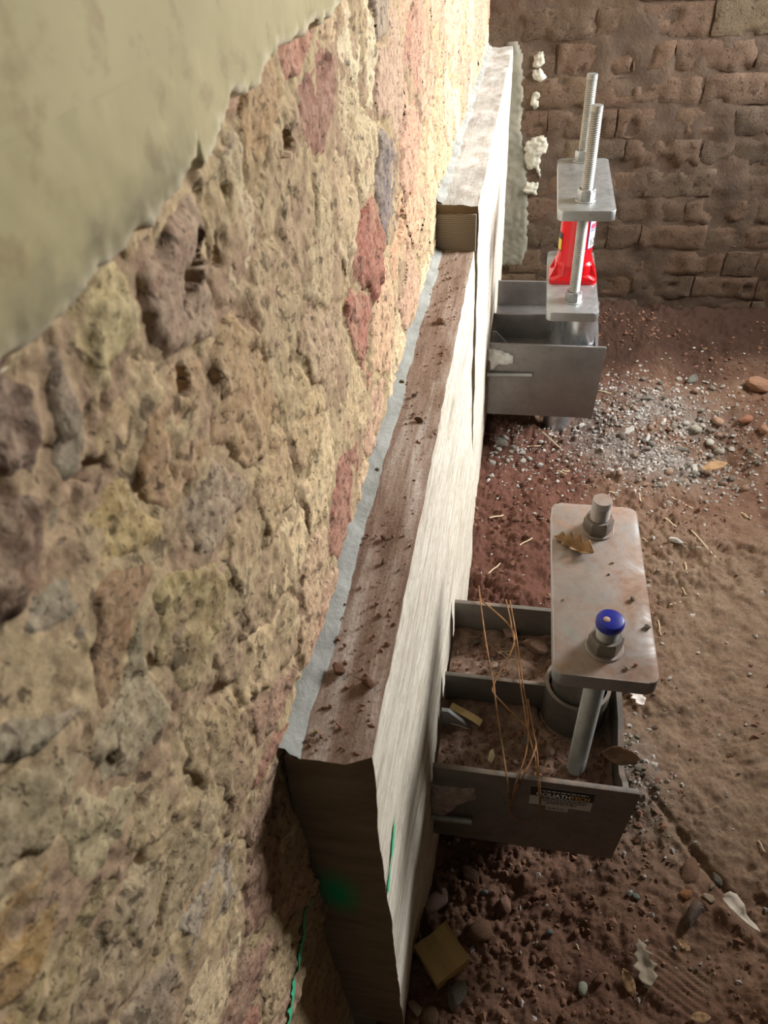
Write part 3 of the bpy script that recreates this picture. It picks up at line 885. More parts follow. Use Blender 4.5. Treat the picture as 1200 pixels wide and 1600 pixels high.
YP = YB - 0.004
for pts, sdn in (([(835, 90), (848, 84), (851, 98), (842, 108), (835, 104)], 1), ([(829, 112), (845, 108), (852, 122), (846, 130), (832, 126)], 2), ([(831, 142), (842, 138), (849, 150), (840, 172), (828, 166)], 3),
                 ([(820, 222), (836, 216), (850, 214), (856, 224), (846, 250), (842, 282), (838, 262), (824, 266), (818, 246)], 4), ([(816, 290), (826, 284), (840, 288), (838, 306), (824, 304), (815, 298)], 5)):
    o = lump_patch('plaster_lump', poly_px(pts, 1, YP, (0, 2)), 'y', YB + 0.002, 0.012, M_PATCH, wb, 600 + sdn * 20)
    o['label'] = 'white plaster lump stuck on the bricks'
# grey render return beside the beam end
o = lump_patch('cement_render', [(0.06, 0.20), (0.06, 0.95), (0.092, 0.95), (0.115, 0.88), (0.125, 0.80), (0.12, 0.7), (0.14, 0.62), (0.155, 0.5), (0.165, 0.40), (0.17, 0.3), (0.16, 0.20)], 'y', YB + 0.0, 0.006, M_RENDER, wb, 760, 0.006)
o['label'] = 'grey cement render beside the beam end'

# ------------------------------------------------------------------ threaded parts
def hexnut(name, cx, cy, z0, af, h, mat, parent, rot=0.2):
    bm = bmesh.new(); a = af / 2; n = 24; rings = []
    for z, lim in ((z0, 1.04), (z0 + 0.12 * h, 9), (z0 + 0.86 * h, 9), (z0 + h, 1.0)):
        ring = []
        for i in range(n):
            t = 2 * math.pi * i / n; s_ = ((t + math.pi / 6) % (math.pi / 3)) - math.pi / 6
            r = min(a / math.cos(s_), a * lim)
            ring.append(bm.verts.new((cx + r * math.cos(t + rot), cy + r * math.sin(t + rot), z)))
        rings.append(ring)
    for p, q_ in zip(rings[:-1], rings[1:]):
        for i in range(n): bm.faces.new((p[i], p[(i + 1) % n], q_[(i + 1) % n], q_[i]))
    bm.faces.new(list(reversed(rings[0]))); bm.faces.new(rings[-1])
    return auto_smooth(bm_obj(name, bm, mat, parent), 25)


def washer(cx, cy, z0, r, h, mat, parent):
    return lathe_obj('washer', [(r - 0.001, z0), (r, z0 + 0.001), (r, z0 + h - 0.001), (r - 0.001, z0 + h)], cx, cy, mat, parent, 28)


def threaded_rod(cx, cy, z0, z1, r, mat, parent, pitch=0.005, seg=14):
    n = int((z1 - z0) / (pitch / 2)); V = []; F = []
    for i in range(n + 1):
        for k in range(seg):
            t = 2 * math.pi * k / seg
            z = min(max(z0 + i * pitch / 2 + pitch * k / seg, z0), z1)
            rr = r if i % 2 == 0 else r - 0.0022
            V.append((cx + rr * math.cos(t), cy + rr * math.sin(t), z))
    for i in range(n):
        for k in range(seg):
            k2 = (k + 1) % seg; j = i + (1 if k2 == 0 else 0); j2 = min(j + 1 + (0), n); 
            a, b = i * seg + k, min(i + (2 if k2 == 0 else 0), n) * seg + k2
            c, d = min(i + 1 + (2 if k2 == 0 else 0), n) * seg + k2, (i + 1) * seg + k
            if k2 == 0 and i + 3 > n: continue
            F.append((a, b, c, d))
    m0 = len(V); V.append((cx, cy, z1))
    bm = bmesh.new(); vs = [bm.verts.new(v) for v in V]
    for f_ in F:
        try: bm.faces.new([vs[i] for i in f_])
        except ValueError: pass
    top = [bm.verts.new((cx + r * 0.96 * math.cos(2 * math.pi * k / seg), cy + r * 0.96 * math.sin(2 * math.pi * k / seg), z1 + 0.0005)) for k in range(seg)]
    low = [bm.verts.new((cx + r * 0.96 * math.cos(2 * math.pi * k / seg), cy + r * 0.96 * math.sin(2 * math.pi * k / seg), z1 - 0.012)) for k in range(seg)]
    bm.faces.new(top)
    for k in range(seg): bm.faces.new((low[k], low[(k + 1) % seg], top[(k + 1) % seg], top[k]))
    bmesh.ops.delete(bm, geom=[v for v in bm.verts if not v.link_faces], context='VERTS')
    return auto_smooth(bm_obj('threaded_rod', bm, mat, parent), 60)


# ------------------------------------------------------------------ steel underpinning brackets
def bracket(label, x0, x1, ya, yr, yb, zb, zt, floor_z, sleeve_top, cx, cy, mat, near):
    t = empty('underpinning_bracket', ((x0 + x1) / 2, (ya + yb) / 2, zb))
    tag(t, label, 'bracket', 'steel underpinning brackets bolted to the beam')
    th = 0.009
    # front plate, a little deeper at the beam than at its free end
    prism('front_plate', [(x0, zb), (x1 - 0.006, zb + 0.002), (x1 + 0.003, zt - 0.004), (x1, zt), (x0, zt)], ya, ya + th, mat, t, 0.001, 'y')
    prism('back_plate', [(x0, zb), (x1 - 0.02, zb), (x1 - 0.02, zt), (x0, zt)], yb - th, yb, mat, t, 0.001, 'y')
    box('floor_plate', x0, x1 - 0.008, ya + th, yb - th, floor_z - 0.01, floor_z, mat, t, 0.0008)
    # end plate with a dipped upper edge next to the front plate
    bm = bmesh.new(); xe0, xe1 = x1 - 0.022, x1 - 0.013
    pr = [(ya + th, zb + 0.06), (yb - th, zb + 0.06), (yb - th, zt - 0.006), (ya + 0.13, zt - 0.006), (ya + 0.075, zt - 0.03), (ya + 0.045, zt - 0.03), (ya + 0.022, zt - 0.008), (ya + th, zt - 0.006)]
    a = [bm.verts.new((xe0, y, z)) for y, z in pr]; b = [bm.verts.new((xe1, y, z)) for y, z in pr]
    bm.faces.new(a); bm.faces.new(list(reversed(b)))
    for i in range(len(pr)): bm.faces.new((a[i], a[(i + 1) % len(pr)], b[(i + 1) % len(pr)], b[i]))
    auto_smooth(bm_obj('end_plate', bm, mat, t), 30)
    box('rib', x0, cx - 0.045, yr - 0.004, yr + 0.004, floor_z, zt - 0.004, mat, t, 0.001)
    # triangular gussets between the beam and the floor plate
    for yg_ in ((ya + yr) / 2 + 0.03,):
        bm = bmesh.new(); pr = [(x0, floor_z), (x0 + 0.055, floor_z), (x0 + 0.052, floor_z + 0.008), (x0 + 0.012, zt - 0.03), (x0, zt - 0.03)]
        a = [bm.verts.new((x, yg_, z)) for x, z in pr]; b = [bm.verts.new((x, yg_ + 0.007, z)) for x, z in pr]
        bm.faces.new(a); bm.faces.new(list(reversed(b)))
        for i in range(len(pr)): bm.faces.new((a[i], a[(i + 1) % len(pr)], b[(i + 1) % len(pr)], b[i]))
        auto_smooth(bm_obj('gusset', bm, M_STEEL, t), 30)
    # sleeve for the pile, open at the top
    ro, ri = 0.055, 0.049
    lathe_obj('sleeve', [(ro, floor_z), (ro, sleeve_top - 0.001), (ro - 0.001, sleeve_top), (ri, sleeve_top), (ri, floor_z)], cx, cy, M_TUBE if not near else mat, t, 40, False)
    # anchor bolt lying along the front plate
    bm = bmesh.new(); zz_ = zb + (0.145 if not near else 0.085); tube(bm, [(x0 - 0.004, ya - 0.009, zz_), (x0 + (0.125 if not near else 0.066), ya - 0.009, zz_ + 0.003)], 0.0058, 10)
    auto_smooth(bm_obj('anchor_bolt', bm, M_ROD, t), 50)
    return t


XB1, XB2 = 0.399, 0.410
ZF1, ZF2 = 0.283, 0.295
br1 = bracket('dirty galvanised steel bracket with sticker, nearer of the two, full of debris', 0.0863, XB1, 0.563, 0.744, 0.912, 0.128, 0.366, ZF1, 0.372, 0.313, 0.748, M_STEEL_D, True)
br2 = bracket('clean galvanised steel bracket under the red bottle jack', 0.0893, XB2, 1.867, 2.06, 2.285, 0.137, 0.378, ZF2, 0.400, 0.312, 2.060, M_STEEL_B, False)
lathe_obj('guide_tube', [(0.0445, ZF2), (0.0445, 0.470), (0.040, 0.4705)], 0.340, 1.950, M_TUBE, br2, 36)

# smears of mortar where the brackets meet the beam
o = lump_patch('mortar_smear', poly_px([(672, 1222), (690, 1228), (745, 1232), (742, 1245), (715, 1258), (700, 1272), (672, 1268)], 1, 0.563, (0, 2)), 'y', 0.5625, 0.006, M_DUSTLUMP, br1, 820, 0.003)
o['label'] = 'pinkish grey mortar smear'
o = lump_patch('mortar_smear', poly_px([(764, 546), (784, 548), (801, 556), (798, 566), (780, 568), (766, 578)], 1, 1.867, (0, 2)), 'y', 1.8665, 0.014, M_WHITE_SMEAR, br2, 840, 0.004)
o['label'] = 'white mortar smear'

# ---- sticker on the near bracket
st = box('sticker', 0.241, 0.337, 0.5622, 0.5632, 0.292, 0.349, M_SILVER, br1, 0); st['label'] = 'black and silver maker sticker'
box('sticker_tab', 0.268, 0.303, 0.5622, 0.5632, 0.279, 0.2925, M_SILVER, st, 0)
box('sticker_band', 0.241, 0.337, 0.5617, 0.5625, 0.322, 0.349, M_BLACK, st, 0)


def text_mesh(name, s, size, mat, parent, fn):
    cu = bpy.data.curves.new(name, 'FONT'); cu.body = s; cu.size = size; cu.extrude = 0.0; cu.offset = size * 0.02
    tmp = bpy.data.objects.new(name, cu); COL.objects.link(tmp)
    dg = bpy.context.evaluated_depsgraph_get(); me = bpy.data.meshes.new_from_object(tmp.evaluated_get(dg))
    bpy.data.objects.remove(tmp); bpy.data.curves.remove(cu)
    for v in me.vertices: v.co = Vector(fn(v.co.x, v.co.y))
    me.materials.clear(); me.materials.append(mat); me.name = name
    return link(bpy.data.objects.new(name, me), parent)


text_mesh('lettering', 'GOLIATH', 0.0135, M_WHITE, st, lambda x, y: (0.250 + x * 0.92, 0.5614, 0.3245 + y * 1.15))
text_mesh('lettering', 'TECH', 0.0135, M_GOLD, st, lambda x, y: (0.3025 + x * 0.86, 0.5614, 0.3245 + y * 1.15))
for i, (xa, xb_, z) in enumerate(((0.258, 0.328, 0.3405), (0.256, 0.331, 0.3165), (0.262, 0.328, 0.3095), (0.268, 0.314, 0.3025), (0.272, 0.299, 0.2855))):
    bm = bmesh.new(); x = xa
    while x < xb_:            # rows of illegible small print
        w_ = random.uniform(0.003, 0.008)
        vs = [bm.verts.new(p) for p in ((x, 0.5612, z), (min(x + w_, xb_), 0.5612, z), (min(x + w_, xb_), 0.5612, z + 0.0026), (x, 0.5612, z + 0.0026))]; bm.faces.new(vs); x += w_ + 0.0018
    bm_obj('small_print', bm, M_WHITE if i == 0 else M_BLACK, st)

# ------------------------------------------------------------------ piles
for lab, cx, cy, ztop in (('steel pile tube inside the sleeve of the nearer bracket', 0.313, 0.748, 0.592), ('steel pile tube under the far bracket standing in the dug hollow', 0.312, 2.060, 0.398)):
    r = 0.0435
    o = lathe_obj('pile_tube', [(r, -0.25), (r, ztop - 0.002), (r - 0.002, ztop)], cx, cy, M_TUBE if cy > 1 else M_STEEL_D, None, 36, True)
    tag(o, lab, 'pile', 'steel pile tubes')

# ------------------------------------------------------------------ near clamping frame: plate, two rods, nuts
NX, NYA, NYB, NZT = 0.3155, 0.634, 0.866, 0.62
fr1 = empty('clamping_frame', (NX, 0.75, 0.29))
tag(fr1, 'dusty steel clamping plate on two threaded rods, one with a blue cap', 'clamp frame', 'clamping frames')
prism('top_plate', [(x + (y - 0.75) * -0.012, y) for x, y in round_rect(0.2465, 0.3815, 0.583, 0.924, 0.014)], NZT - 0.026, NZT, M_STEEL_DD, fr1, 0.002)
for i, (y, zt_) in enumerate(((NYA, 0.676), (NYB, 0.683))):
    rod = threaded_rod(NX, y, ZF1 + 0.001, zt_, 0.0152, M_STEEL_DD if i else M_ROD, fr1)
    washer(NX, y, NZT, 0.0255, 0.003, M_STEEL_DD, rod)
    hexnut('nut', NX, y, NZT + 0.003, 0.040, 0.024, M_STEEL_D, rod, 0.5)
    if i == 0:
        cap = lathe_obj('plastic_cap', [(0.0155, zt_ - 0.009), (0.0178, zt_ - 0.008), (0.0184, zt_ - 0.006), (0.0184, zt_ + 0.001), (0.0176, zt_ + 0.003), (0.0160, zt_ + 0.0038), (0.004, zt_ + 0.0042)], NX, y, M_BLUE, rod, 28, True, 60)
        cap['label'] = 'royal blue plastic cap'
        lathe_obj('dust_spot', [(0.005, zt_ + 0.0038), (0.004, zt_ + 0.0048), (0.001, zt_ + 0.0052)], NX - 0.005, y - 0.001, M_BLUE_DUST, cap, 10)

# ------------------------------------------------------------------ far clamping frame: two plates, two long rods
FX, FYA, FYB, FZL, FZU, FZT = 0.3085, 1.908, 2.216, 0.496, 0.764, 0.977
fr2 = empty('clamping_frame', (FX, 2.05, 0.30))
tag(fr2, 'clean steel clamping frame of two plates and two long threaded rods', 'clamp frame', 'clamping frames')
for nm, z, dx in (('lower_plate', FZL, 0.0), ('upper_plate', FZU, 0.004)):
    prism(nm, round_rect(0.2375 + dx, 0.3755 + dx, 1.836, 2.240, 0.014), z - 0.025, z, M_STEEL, fr2, 0.002)
for y in (FYA, FYB):
    rod = threaded_rod(FX, y, FZL - 0.027, FZT, 0.0145, M_ROD, fr2)
    for z in (FZL, FZU):
        washer(FX, y, z, 0.0250, 0.003, M_STEEL, rod)
        hexnut('nut', FX, y, z + 0.003, 0.0385, 0.026, M_STEEL, rod, 0.45)

# ------------------------------------------------------------------ red bottle jack
JX, JY, JZ = 0.3075, 2.058, FZL + 0.0004
jk = empty('bottle_jack', (JX, JY, JZ))
tag(jk, 'red bottle jack standing between the two plates of the far frame', 'jack')
lower = round_rect(JX - 0.066, JX + 0.066, JY - 0.052, JY + 0.052, 0.016)
upper = round_rect(JX - 0.052, JX + 0.052, JY - 0.047, JY + 0.047, 0.03)
bm = bmesh.new(); rings = []
for poly, z in ((lower, JZ), (lower, JZ + 0.012), (upper, JZ + 0.024), (upper, JZ + 0.05), ([(JX + (x - JX) * 0.86, JY + (y - JY) * 0.86) for x, y in upper], JZ + 0.058)):
    rings.append([bm.verts.new((x, y, z)) for x, y in poly])
for a, b in zip(rings[:-1], rings[1:]):
    for i in range(len(a)): bm.faces.new((a[i], a[(i + 1) % len(a)], b[(i + 1) % len(a)], b[i]))
bm.faces.new(list(reversed(rings[0]))); bm.faces.new(rings[-1])
bmesh.ops.bevel(bm, geom=[e for e in bm.edges if abs(e.calc_length()) > 0.02], offset=0.0015, segments=2, affect='EDGES')
base = auto_smooth(bm_obj('base', bm, M_RED, jk), 40)
for sx in (-1, 1):              # triangular webs on the base flange
    for sy in (-1, 1):
        prism('web', [(JX + sx * 0.044, JZ + 0.010), (JX + sx * 0.064, JZ + 0.010), (JX + sx * 0.064, JZ + 0.016), (JX + sx * 0.050, JZ + 0.050), (JX + sx * 0.044, JZ + 0.050)][::sx], JY + sy * 0.032 - 0.004, JY + sy * 0.032 + 0.004, M_RED, base, 0.001, 'y')
BR = 0.0465
lathe_obj('body', [(BR + 0.004, JZ + 0.05), (BR + 0.003, JZ + 0.062), (BR, JZ + 0.07), (BR - 0.001, JZ + 0.20), (BR - 0.004, JZ + 0.212), (BR - 0.010, JZ + 0.216)], JX, JY, M_RED, jk, 48)
lathe_obj('ram', [(0.020, JZ + 0.214), (0.020, JZ + 0.228), (0.024, JZ + 0.230), (0.024, FZU - 0.0255)], JX, JY, M_TUBE, jk, 28)
# pump cylinder and handle socket at the back
lathe_obj('pump', [(0.014, JZ + 0.03), (0.014, JZ + 0.10), (0.009, JZ + 0.102), (0.009, JZ + 0.125)], JX + 0.012, JY + 0.062, M_RED, base, 20)


def on_body(ang0, zc, r):
    def fn(x, y):
        a = ang0 + x / r
        return (JX + r * math.cos(a), JY + r * math.sin(a), zc + y)
    return fn


def wrap_rect(name, a0, a1, z0, z1, r, mat, parent):
    n_ = 12; V = []; F = []
    for i in range(n_ + 1):
        a = a0 + (a1 - a0) * i / n_
        V += [(JX + r * math.cos(a), JY + r * math.sin(a), z0), (JX + r * math.cos(a), JY + r * math.sin(a), z1)]
        if i: F.append((2 * i - 2, 2 * i, 2 * i + 1, 2 * i - 1))
    return mesh_np(name, np.array(V), np.array(F), mat, parent)


A0 = math.radians(-52)
jl = wrap_rect('sticker', A0, math.radians(2), JZ + 0.095, JZ + 0.197, BR + 0.0006, M_BLUEPR, jk); jl['label'] = 'white and blue sticker'
wrap_rect('sticker_field', A0 + 0.05, math.radians(-1), JZ + 0.098, JZ + 0.194, BR + 0.0010, M_WHITE, jl)
wrap_rect('print_block', A0 + 0.12, math.radians(-6), JZ + 0.150, JZ + 0.164, BR + 0.0013, M_PINKPR, jl)
wrap_rect('print_block', A0 + 0.12, math.radians(-6), JZ + 0.144, JZ + 0.148, BR + 0.0013, M_BLUEPR, jl)
wrap_rect('print_block', A0 + 0.22, math.radians(-14), JZ + 0.174, JZ + 0.188, BR + 0.0013, M_BLUEPR, jl)
text_mesh('lettering', '10', 0.027, M_BLACK, jl, on_body(A0 + 0.12, JZ + 0.103, BR + 0.0014))
yl = wrap_rect('sticker', math.radians(182), math.radians(214), JZ + 0.085, JZ + 0.135, BR + 0.0006, M_BLACK, jk); yl['label'] = 'black and yellow warning sticker'
wrap_rect('sticker_field', math.radians(184), math.radians(212), JZ + 0.088, JZ + 0.118, BR + 0.0010, M_YELLOW, yl)


# ------------------------------------------------------------------ rusty tie wires over the near bracket
def wp(zx, zy):
    px, py = 640 + zx / 2.4242, 740 + zy / 2.4242
    p = on(px, py, 2, 0.372)
    if p[1] < 0.556: p = on(px, py, 1, 0.5545)
    return p


def wire(name, runs, label, r=0.0015):
    bm = bmesh.new()
    for pts in runs:
        ps = [wp(*q_) for q_ in pts]
        ps = [p + np.array([0, 0, 0.004 * math.sin(i * 1.9)]) * (p[1] > 0.57) for i, p in enumerate(ps)]
        tube(bm, spline(ps, 6), r, 6)
    return tag(bm_obj(name, bm, M_RUST, None, True), label, 'wire', 'tie wires on the near bracket')


wire('tie_wire', [[(262, 425), (272, 520), (292, 650), (318, 790), (325, 860), (350, 1020), (368, 1150), (382, 1240), (378, 1280), (405, 1312)]], 'rusty tie wire, the straight left strand crossing the near bracket')
wire('tie_wire', [[(268, 478), (320, 525), (378, 572), (398, 620), (380, 690), (340, 755), (318, 800), (320, 838), (380, 900), (440, 952), (478, 1015), (462, 1085), (420, 1165), (385, 1235), (376, 1275)]], 'rusty tie wire bent in zigzags across the middle of the near bracket')
wire('tie_wire', [[(365, 478), (378, 540), (398, 640), (415, 760), (432, 880), (452, 990), (478, 1080), (490, 1200), (498, 1302)]], 'rusty tie wire, the right strand hanging over the sticker')
wire('tie_wire', [[(380, 480), (402, 610), (420, 720), (430, 800)], [(430, 800), (450, 940), (440, 1060), (400, 1180), (388, 1250)]], 'rusty tie wire kinked beside the right strand', 0.0013)
wire('tie_wire', [[(448, 855), (462, 940), (484, 1060), (493, 1180), (497, 1240)]], 'short thin rusty tie wire end by the sticker', 0.0013)

# ------------------------------------------------------------------ rocks
ROCKS = []
for k in range(8):
    rr = random.Random(50 + k); bm = bmesh.new()
    for _ in range(16):
        v = Vector((rr.gauss(0, 1), rr.gauss(0, 1), rr.gauss(0, 1))).normalized() * rr.uniform(0.8, 1.1); bm.verts.new((v.x, v.y * 0.8, v.z * 0.65))
    res = bmesh.ops.convex_hull(bm, input=list(bm.verts))
    bmesh.ops.delete(bm, geom=[v for v in bm.verts if not v.link_faces], context='VERTS')
    bmesh.ops.bevel(bm, geom=list(bm.edges), offset=0.09, segments=1, affect='EDGES')
    bmesh.ops.recalc_face_normals(bm, faces=bm.faces)
    me = bpy.data.meshes.new('rock_angular'); bm.to_mesh(me); bm.free(); me.materials.append(M_ROCK); ROCKS.append(me)
PEBS = []
for k in range(5):
    bm = bmesh.new(); bmesh.ops.create_icosphere(bm, subdivisions=2, radius=1)
    co = np.array([v.co[:] for v in bm.verts]); dd = 1 + fbm(co, 0.9, 3, 900 + k) * 0.22
    for v, d in zip(bm.verts, dd): v.co = Vector((v.co.x * d, v.co.y * d * 0.78, v.co.z * d * 0.6))
    for f_ in bm.faces: f_.smooth = True
    me = bpy.data.meshes.new('rock_round'); bm.to_mesh(me); bm.free(); me.materials.append(M_ROCK); PEBS.append(me)


def rock(name, loc, size, colr, label, cat, group=None, round_=False, sc3=(1, 1, 1), sink=0.3, rot=None, k=None):
    me = random.choice(PEBS if round_ else ROCKS) if k is None else (PEBS if round_ else ROCKS)[k]
    o = bpy.data.objects.new(name, me); COL.objects.link(o)
    o.scale = (size * sc3[0], size * sc3[1], size * sc3[2]); o.rotation_euler = rot or (random.uniform(-.25, .25), random.uniform(-.25, .25), random.uniform(0, 6.28))
    o.location = (loc[0], loc[1], loc[2] + size * 0.6 * sc3[2] * (1 - sink)); o.color = srgb(*colr)
    return tag(o, label, cat, group)


def ground_rock(px, py, wpx, colr, label, cat='stone', group=None, name='stone_lump', **kw):
    p = gpix(px, py); depth = float((np.array(p) - CAM) @ _fw)
    return rock(name, p, wpx * depth / F_PX / 2, colr, label, cat, group, **kw)


# named lumps close to the camera
ground_rock(680, 1412, 52, (196, 164, 154), 'cracked pink stone lump beside the beam foot', sc3=(1.1, 0.8, 0.8), rot=(0.2, 0.1, 0.9), k=2)
ground_rock(752, 1458, 44, (140, 104, 82), 'rounded brown stone beside the wooden block', round_=True)
ground_rock(716, 1556, 52, (128, 124, 112), 'flat grey stone leaning under the wooden block', sc3=(1, 0.9, 0.7), k=4)
ground_rock(735, 1372, 44, (120, 88, 74), 'dull brown clod in the shade of the near bracket', 'clod', name='earth_clod', k=1)
ground_rock(788, 1415, 38, (150, 112, 96), 'pinkish clod below the sticker, in the shade', 'clod', name='earth_clod', sc3=(0.7, 1.2, 0.9), k=5)
ground_rock(672, 1590, 34, (150, 118, 96), 'rounded brown stone at the lower end of the beam', round_=True)
ground_rock(648, 1578, 30, (196, 180, 164), 'pale stone at the very foot of the beam', k=3)
ground_rock(1085, 1432, 56, (112, 98, 90), 'dark grey brown stone left of the folded pale leaf', sc3=(1, 0.8, 0.8), k=6)
ground_rock(1078, 1364, 46, (142, 106, 84), 'flat brown clod above the dark stone at the right', 'clod', name='earth_clod', sc3=(1.1, 0.9, 0.5), k=0)
ground_rock(1070, 1400, 26, (170, 116, 70), 'ochre brown stone between the clod and the dark stone', k=7)
ground_rock(1105, 1404, 22, (176, 156, 132), 'small pale stone touching the folded leaf', k=2)
ground_rock(1118, 1378, 30, (104, 100, 90), 'greenish grey stone above the folded leaf', k=5)
ground_rock(910, 1545, 22, (178, 186, 164), 'pale greenish stone at the bottom of the picture', sc3=(0.7, 1.3, 0.9), round_=True)
ground_rock(993, 1402, 16, (150, 160, 156), 'small blue grey chip right of the near bracket corner', k=1)
ground_rock(983, 1396, 14, (186, 190, 182), 'tiny pale chip right of the near bracket corner', k=3)
ground_rock(757, 1320 + 75, 14, (128, 140, 142), 'small blue grey chip in the shade below the bracket', k=3)
ground_rock(858, 1458, 16, (112, 120, 126), 'small slate grey chip on the shaded soil', k=5)
# large lumps by the far rubble
ground_rock(1185, 610, 46, (186, 140, 112), 'large salmon stone at the right edge of the rubble', k=2)
ground_rock(1120, 665, 22, (206, 166, 140), 'round pinkish pebble in the grey rubble', round_=True)
ground_rock(1085, 735, 22, (240, 236, 226), 'brilliant white plaster chip in front of the hollow', sc3=(0.6, 1.4, 0.8), k=4)
ground_rock(1107, 698, 18, (232, 228, 214), 'white oval pebble in the hollow', round_=True)
ground_rock(1063, 702, 24, (150, 148, 140), 'flat grey stone in the hollow', sc3=(1, 0.8, 0.6), k=6)
ground_rock(1085, 678, 20, (206, 200, 184), 'cream pebble above the flat grey stone', round_=True)
ground_rock(1165, 660, 26, (190, 130, 104), 'orange brown stone at the right of the rubble', k=0)
ground_rock(1190, 680, 24, (204, 160, 132), 'pale salmon stone at the right edge by the hollow', k=5)
ground_rock(783, 692, 26, (240, 238, 230), 'bright white lump on the soil beneath the far bracket', k=7)
ground_rock(1012, 625, 24, (140, 138, 128), 'grey stone behind the rubble heap', sc3=(1, 0.8, 0.6), k=3)
ground_rock(1080, 598, 24, (136, 140, 132), 'greenish grey stone at the back of the rubble', k=4)
ground_rock(908, 668, 14, (236, 232, 224), 'white chip just right of the far pile foot', k=1)
ground_rock(983, 674, 20, (232, 228, 220), 'white flat chip on the crest of the rubble', sc3=(1.2, 0.9, 0.5), k=2)
ground_rock(1010, 686, 22, (236, 232, 226), 'largest white chip on the rubble crest', sc3=(1.3, 0.8, 0.5), k=6)
ground_rock(1013, 738, 22, (238, 234, 226), 'white chip at the front foot of the rubble', sc3=(1.2, 0.7, 0.6), k=0)
ground_rock(1055, 846, 20, (240, 236, 228), 'white plaster bit on the soil right of the near plate', sc3=(1.4, 0.7, 0.7), k=3)
ground_rock(1046, 1061, 11, (226, 220, 208), 'small white bit right of the near plate corner', k=1)
ground_rock(1008, 760, 14, (186, 160, 132), 'small tan stone between the near plate and the rubble', k=4)
# many alike stones in the rubble
for i in range(150):
    for _ in range(20):
        x = random.gauss(0.68, 0.17); y = random.gauss(2.0, 0.15)
        if 0.45 < x < 1.15 and 1.70 < y < 2.35: break
    c, cn = random.choice([((150, 146, 138), 'grey'), ((176, 170, 160), 'pale grey'), ((132, 124, 112), 'grey brown'), ((206, 198, 186), 'cream'), ((168, 140, 120), 'tan'), ((190, 160, 140), 'pinkish'), ((224, 218, 208), 'white'), ((120, 116, 108), 'dark grey')])
    rock('rubble_stone', (x, y, gz_at(x, y)), random.uniform(0.006, 0.016), c, 'small %s stone in the rubble heap right of the far bracket' % cn, 'stone', '%s stones of the rubble heap' % cn, random.random() < 0.4)
for i in range(26):
    x = random.uniform(0.10, 0.27); y = random.gauss(1.86, 0.07)
    rock('white_chip', (x, y, gz_at(x, y)), random.uniform(0.006, 0.014), random.choice([(236, 234, 226), (216, 214, 206), (200, 196, 180)]), 'small white chip on the soil under the far bracket', 'stone chip', 'white chips under the far bracket')
for i in range(90):
    x = 0.42 + random.random() ** 1.3 * 0.65; y = random.uniform(0.3, 1.65)
    cc = random.choice([((220, 212, 200), 'white'), ((150, 130, 112), 'grey brown'), ((186, 160, 140), 'tan'), ((128, 104, 88), 'brown')])
    rock('pebble', (x, y, gz_at(x, y)), random.uniform(0.0022, 0.0052), cc[0], 'tiny %s pebble on the open earth floor at the right' % cc[1], 'pebble', 'tiny %s pebbles on the earth floor' % cc[1], True)
for i in range(110):
    x = random.uniform(0.10, 0.42); y = random.choice([random.uniform(0.30, 0.54), random.uniform(0.95, 1.75)])
    rock('earth_clod', (x, y, gz_at(x, y)), random.uniform(0.004, 0.012), random.choice([(124, 80, 62), (112, 70, 54), (140, 98, 76)]), 'small red brown clod on the dark soil along the beam', 'clod', 'small clods along the beam', False, (1, 1, 1), 0.2)
for i in range(40):
    x = random.gauss(0.455, 0.022); y = random.gauss(0.80, 0.055)
    if x < XB1 + 0.012: x = XB1 + 0.015
    rock('grit_stone', (x, y, gz_at(x, y)), random.uniform(0.004, 0.010), random.choice([(150, 138, 118), (126, 114, 96), (176, 166, 146), (110, 112, 96)]), 'small stone heaped against the near bracket end', 'stone', 'stones heaped by the near bracket end')

# crumbs and clods on the beam top
bt = lambda px, py: on(px, py, 2, H1)
for px, py, wd, c, lab in ((530, 1048, 30, (128, 88, 68), 'brown earth clod on the beam top, the one nearer the wall of the front pair'), (576, 1072, 32, (134, 94, 74), 'brown earth clod on the beam top, outer one of the front pair'), (494, 1144, 11, (206, 176, 120), 'small yellow stone near the front end of the beam top'),
                           (590, 738, 16, (96, 90, 78), 'dark grey stone on the beam top by the fillet'), (655, 660, 18, (100, 76, 58), 'dark clod on the beam top before the middle'), (600, 842, 15, (112, 80, 62), 'small brown clod on the beam top, above the front pair'),
                           (598, 880, 14, (108, 76, 58), 'small dark clod on the beam top below another'), (628, 600, 14, (104, 92, 62), 'olive brown crumb on the beam top'), (690, 505, 20, (170, 140, 120), 'pale brown lump on the beam top towards the step'), (648, 620, 12, (92, 70, 54), 'tiny dark clod on the beam top beside the olive crumb')):
    p = bt(px, py); dp = float((p - CAM) @ _fw)
    rock('earth_clod', (p[0], p[1], H1), wd * dp / F_PX / 2, c, lab, 'clod', None, False, (1, 1, 0.9), 0.15)
n = 900
bx_ = 0.012 + RNG.rand(n) * (BW - 0.016); by_ = Y0 + 0.01 + RNG.rand(n) ** 1.3 * (Y1 - Y0 - 0.04); sz = 0.0006 + RNG.rand(n) ** 4 * 0.0034
tag(crumbs('soil_crumbs', np.stack([bx_, by_, np.full(n, H1 + 0.001)], 1), sz, M_CRUMB), 'fine crumbs of earth scattered along the beam top', 'soil', kind='stuff')

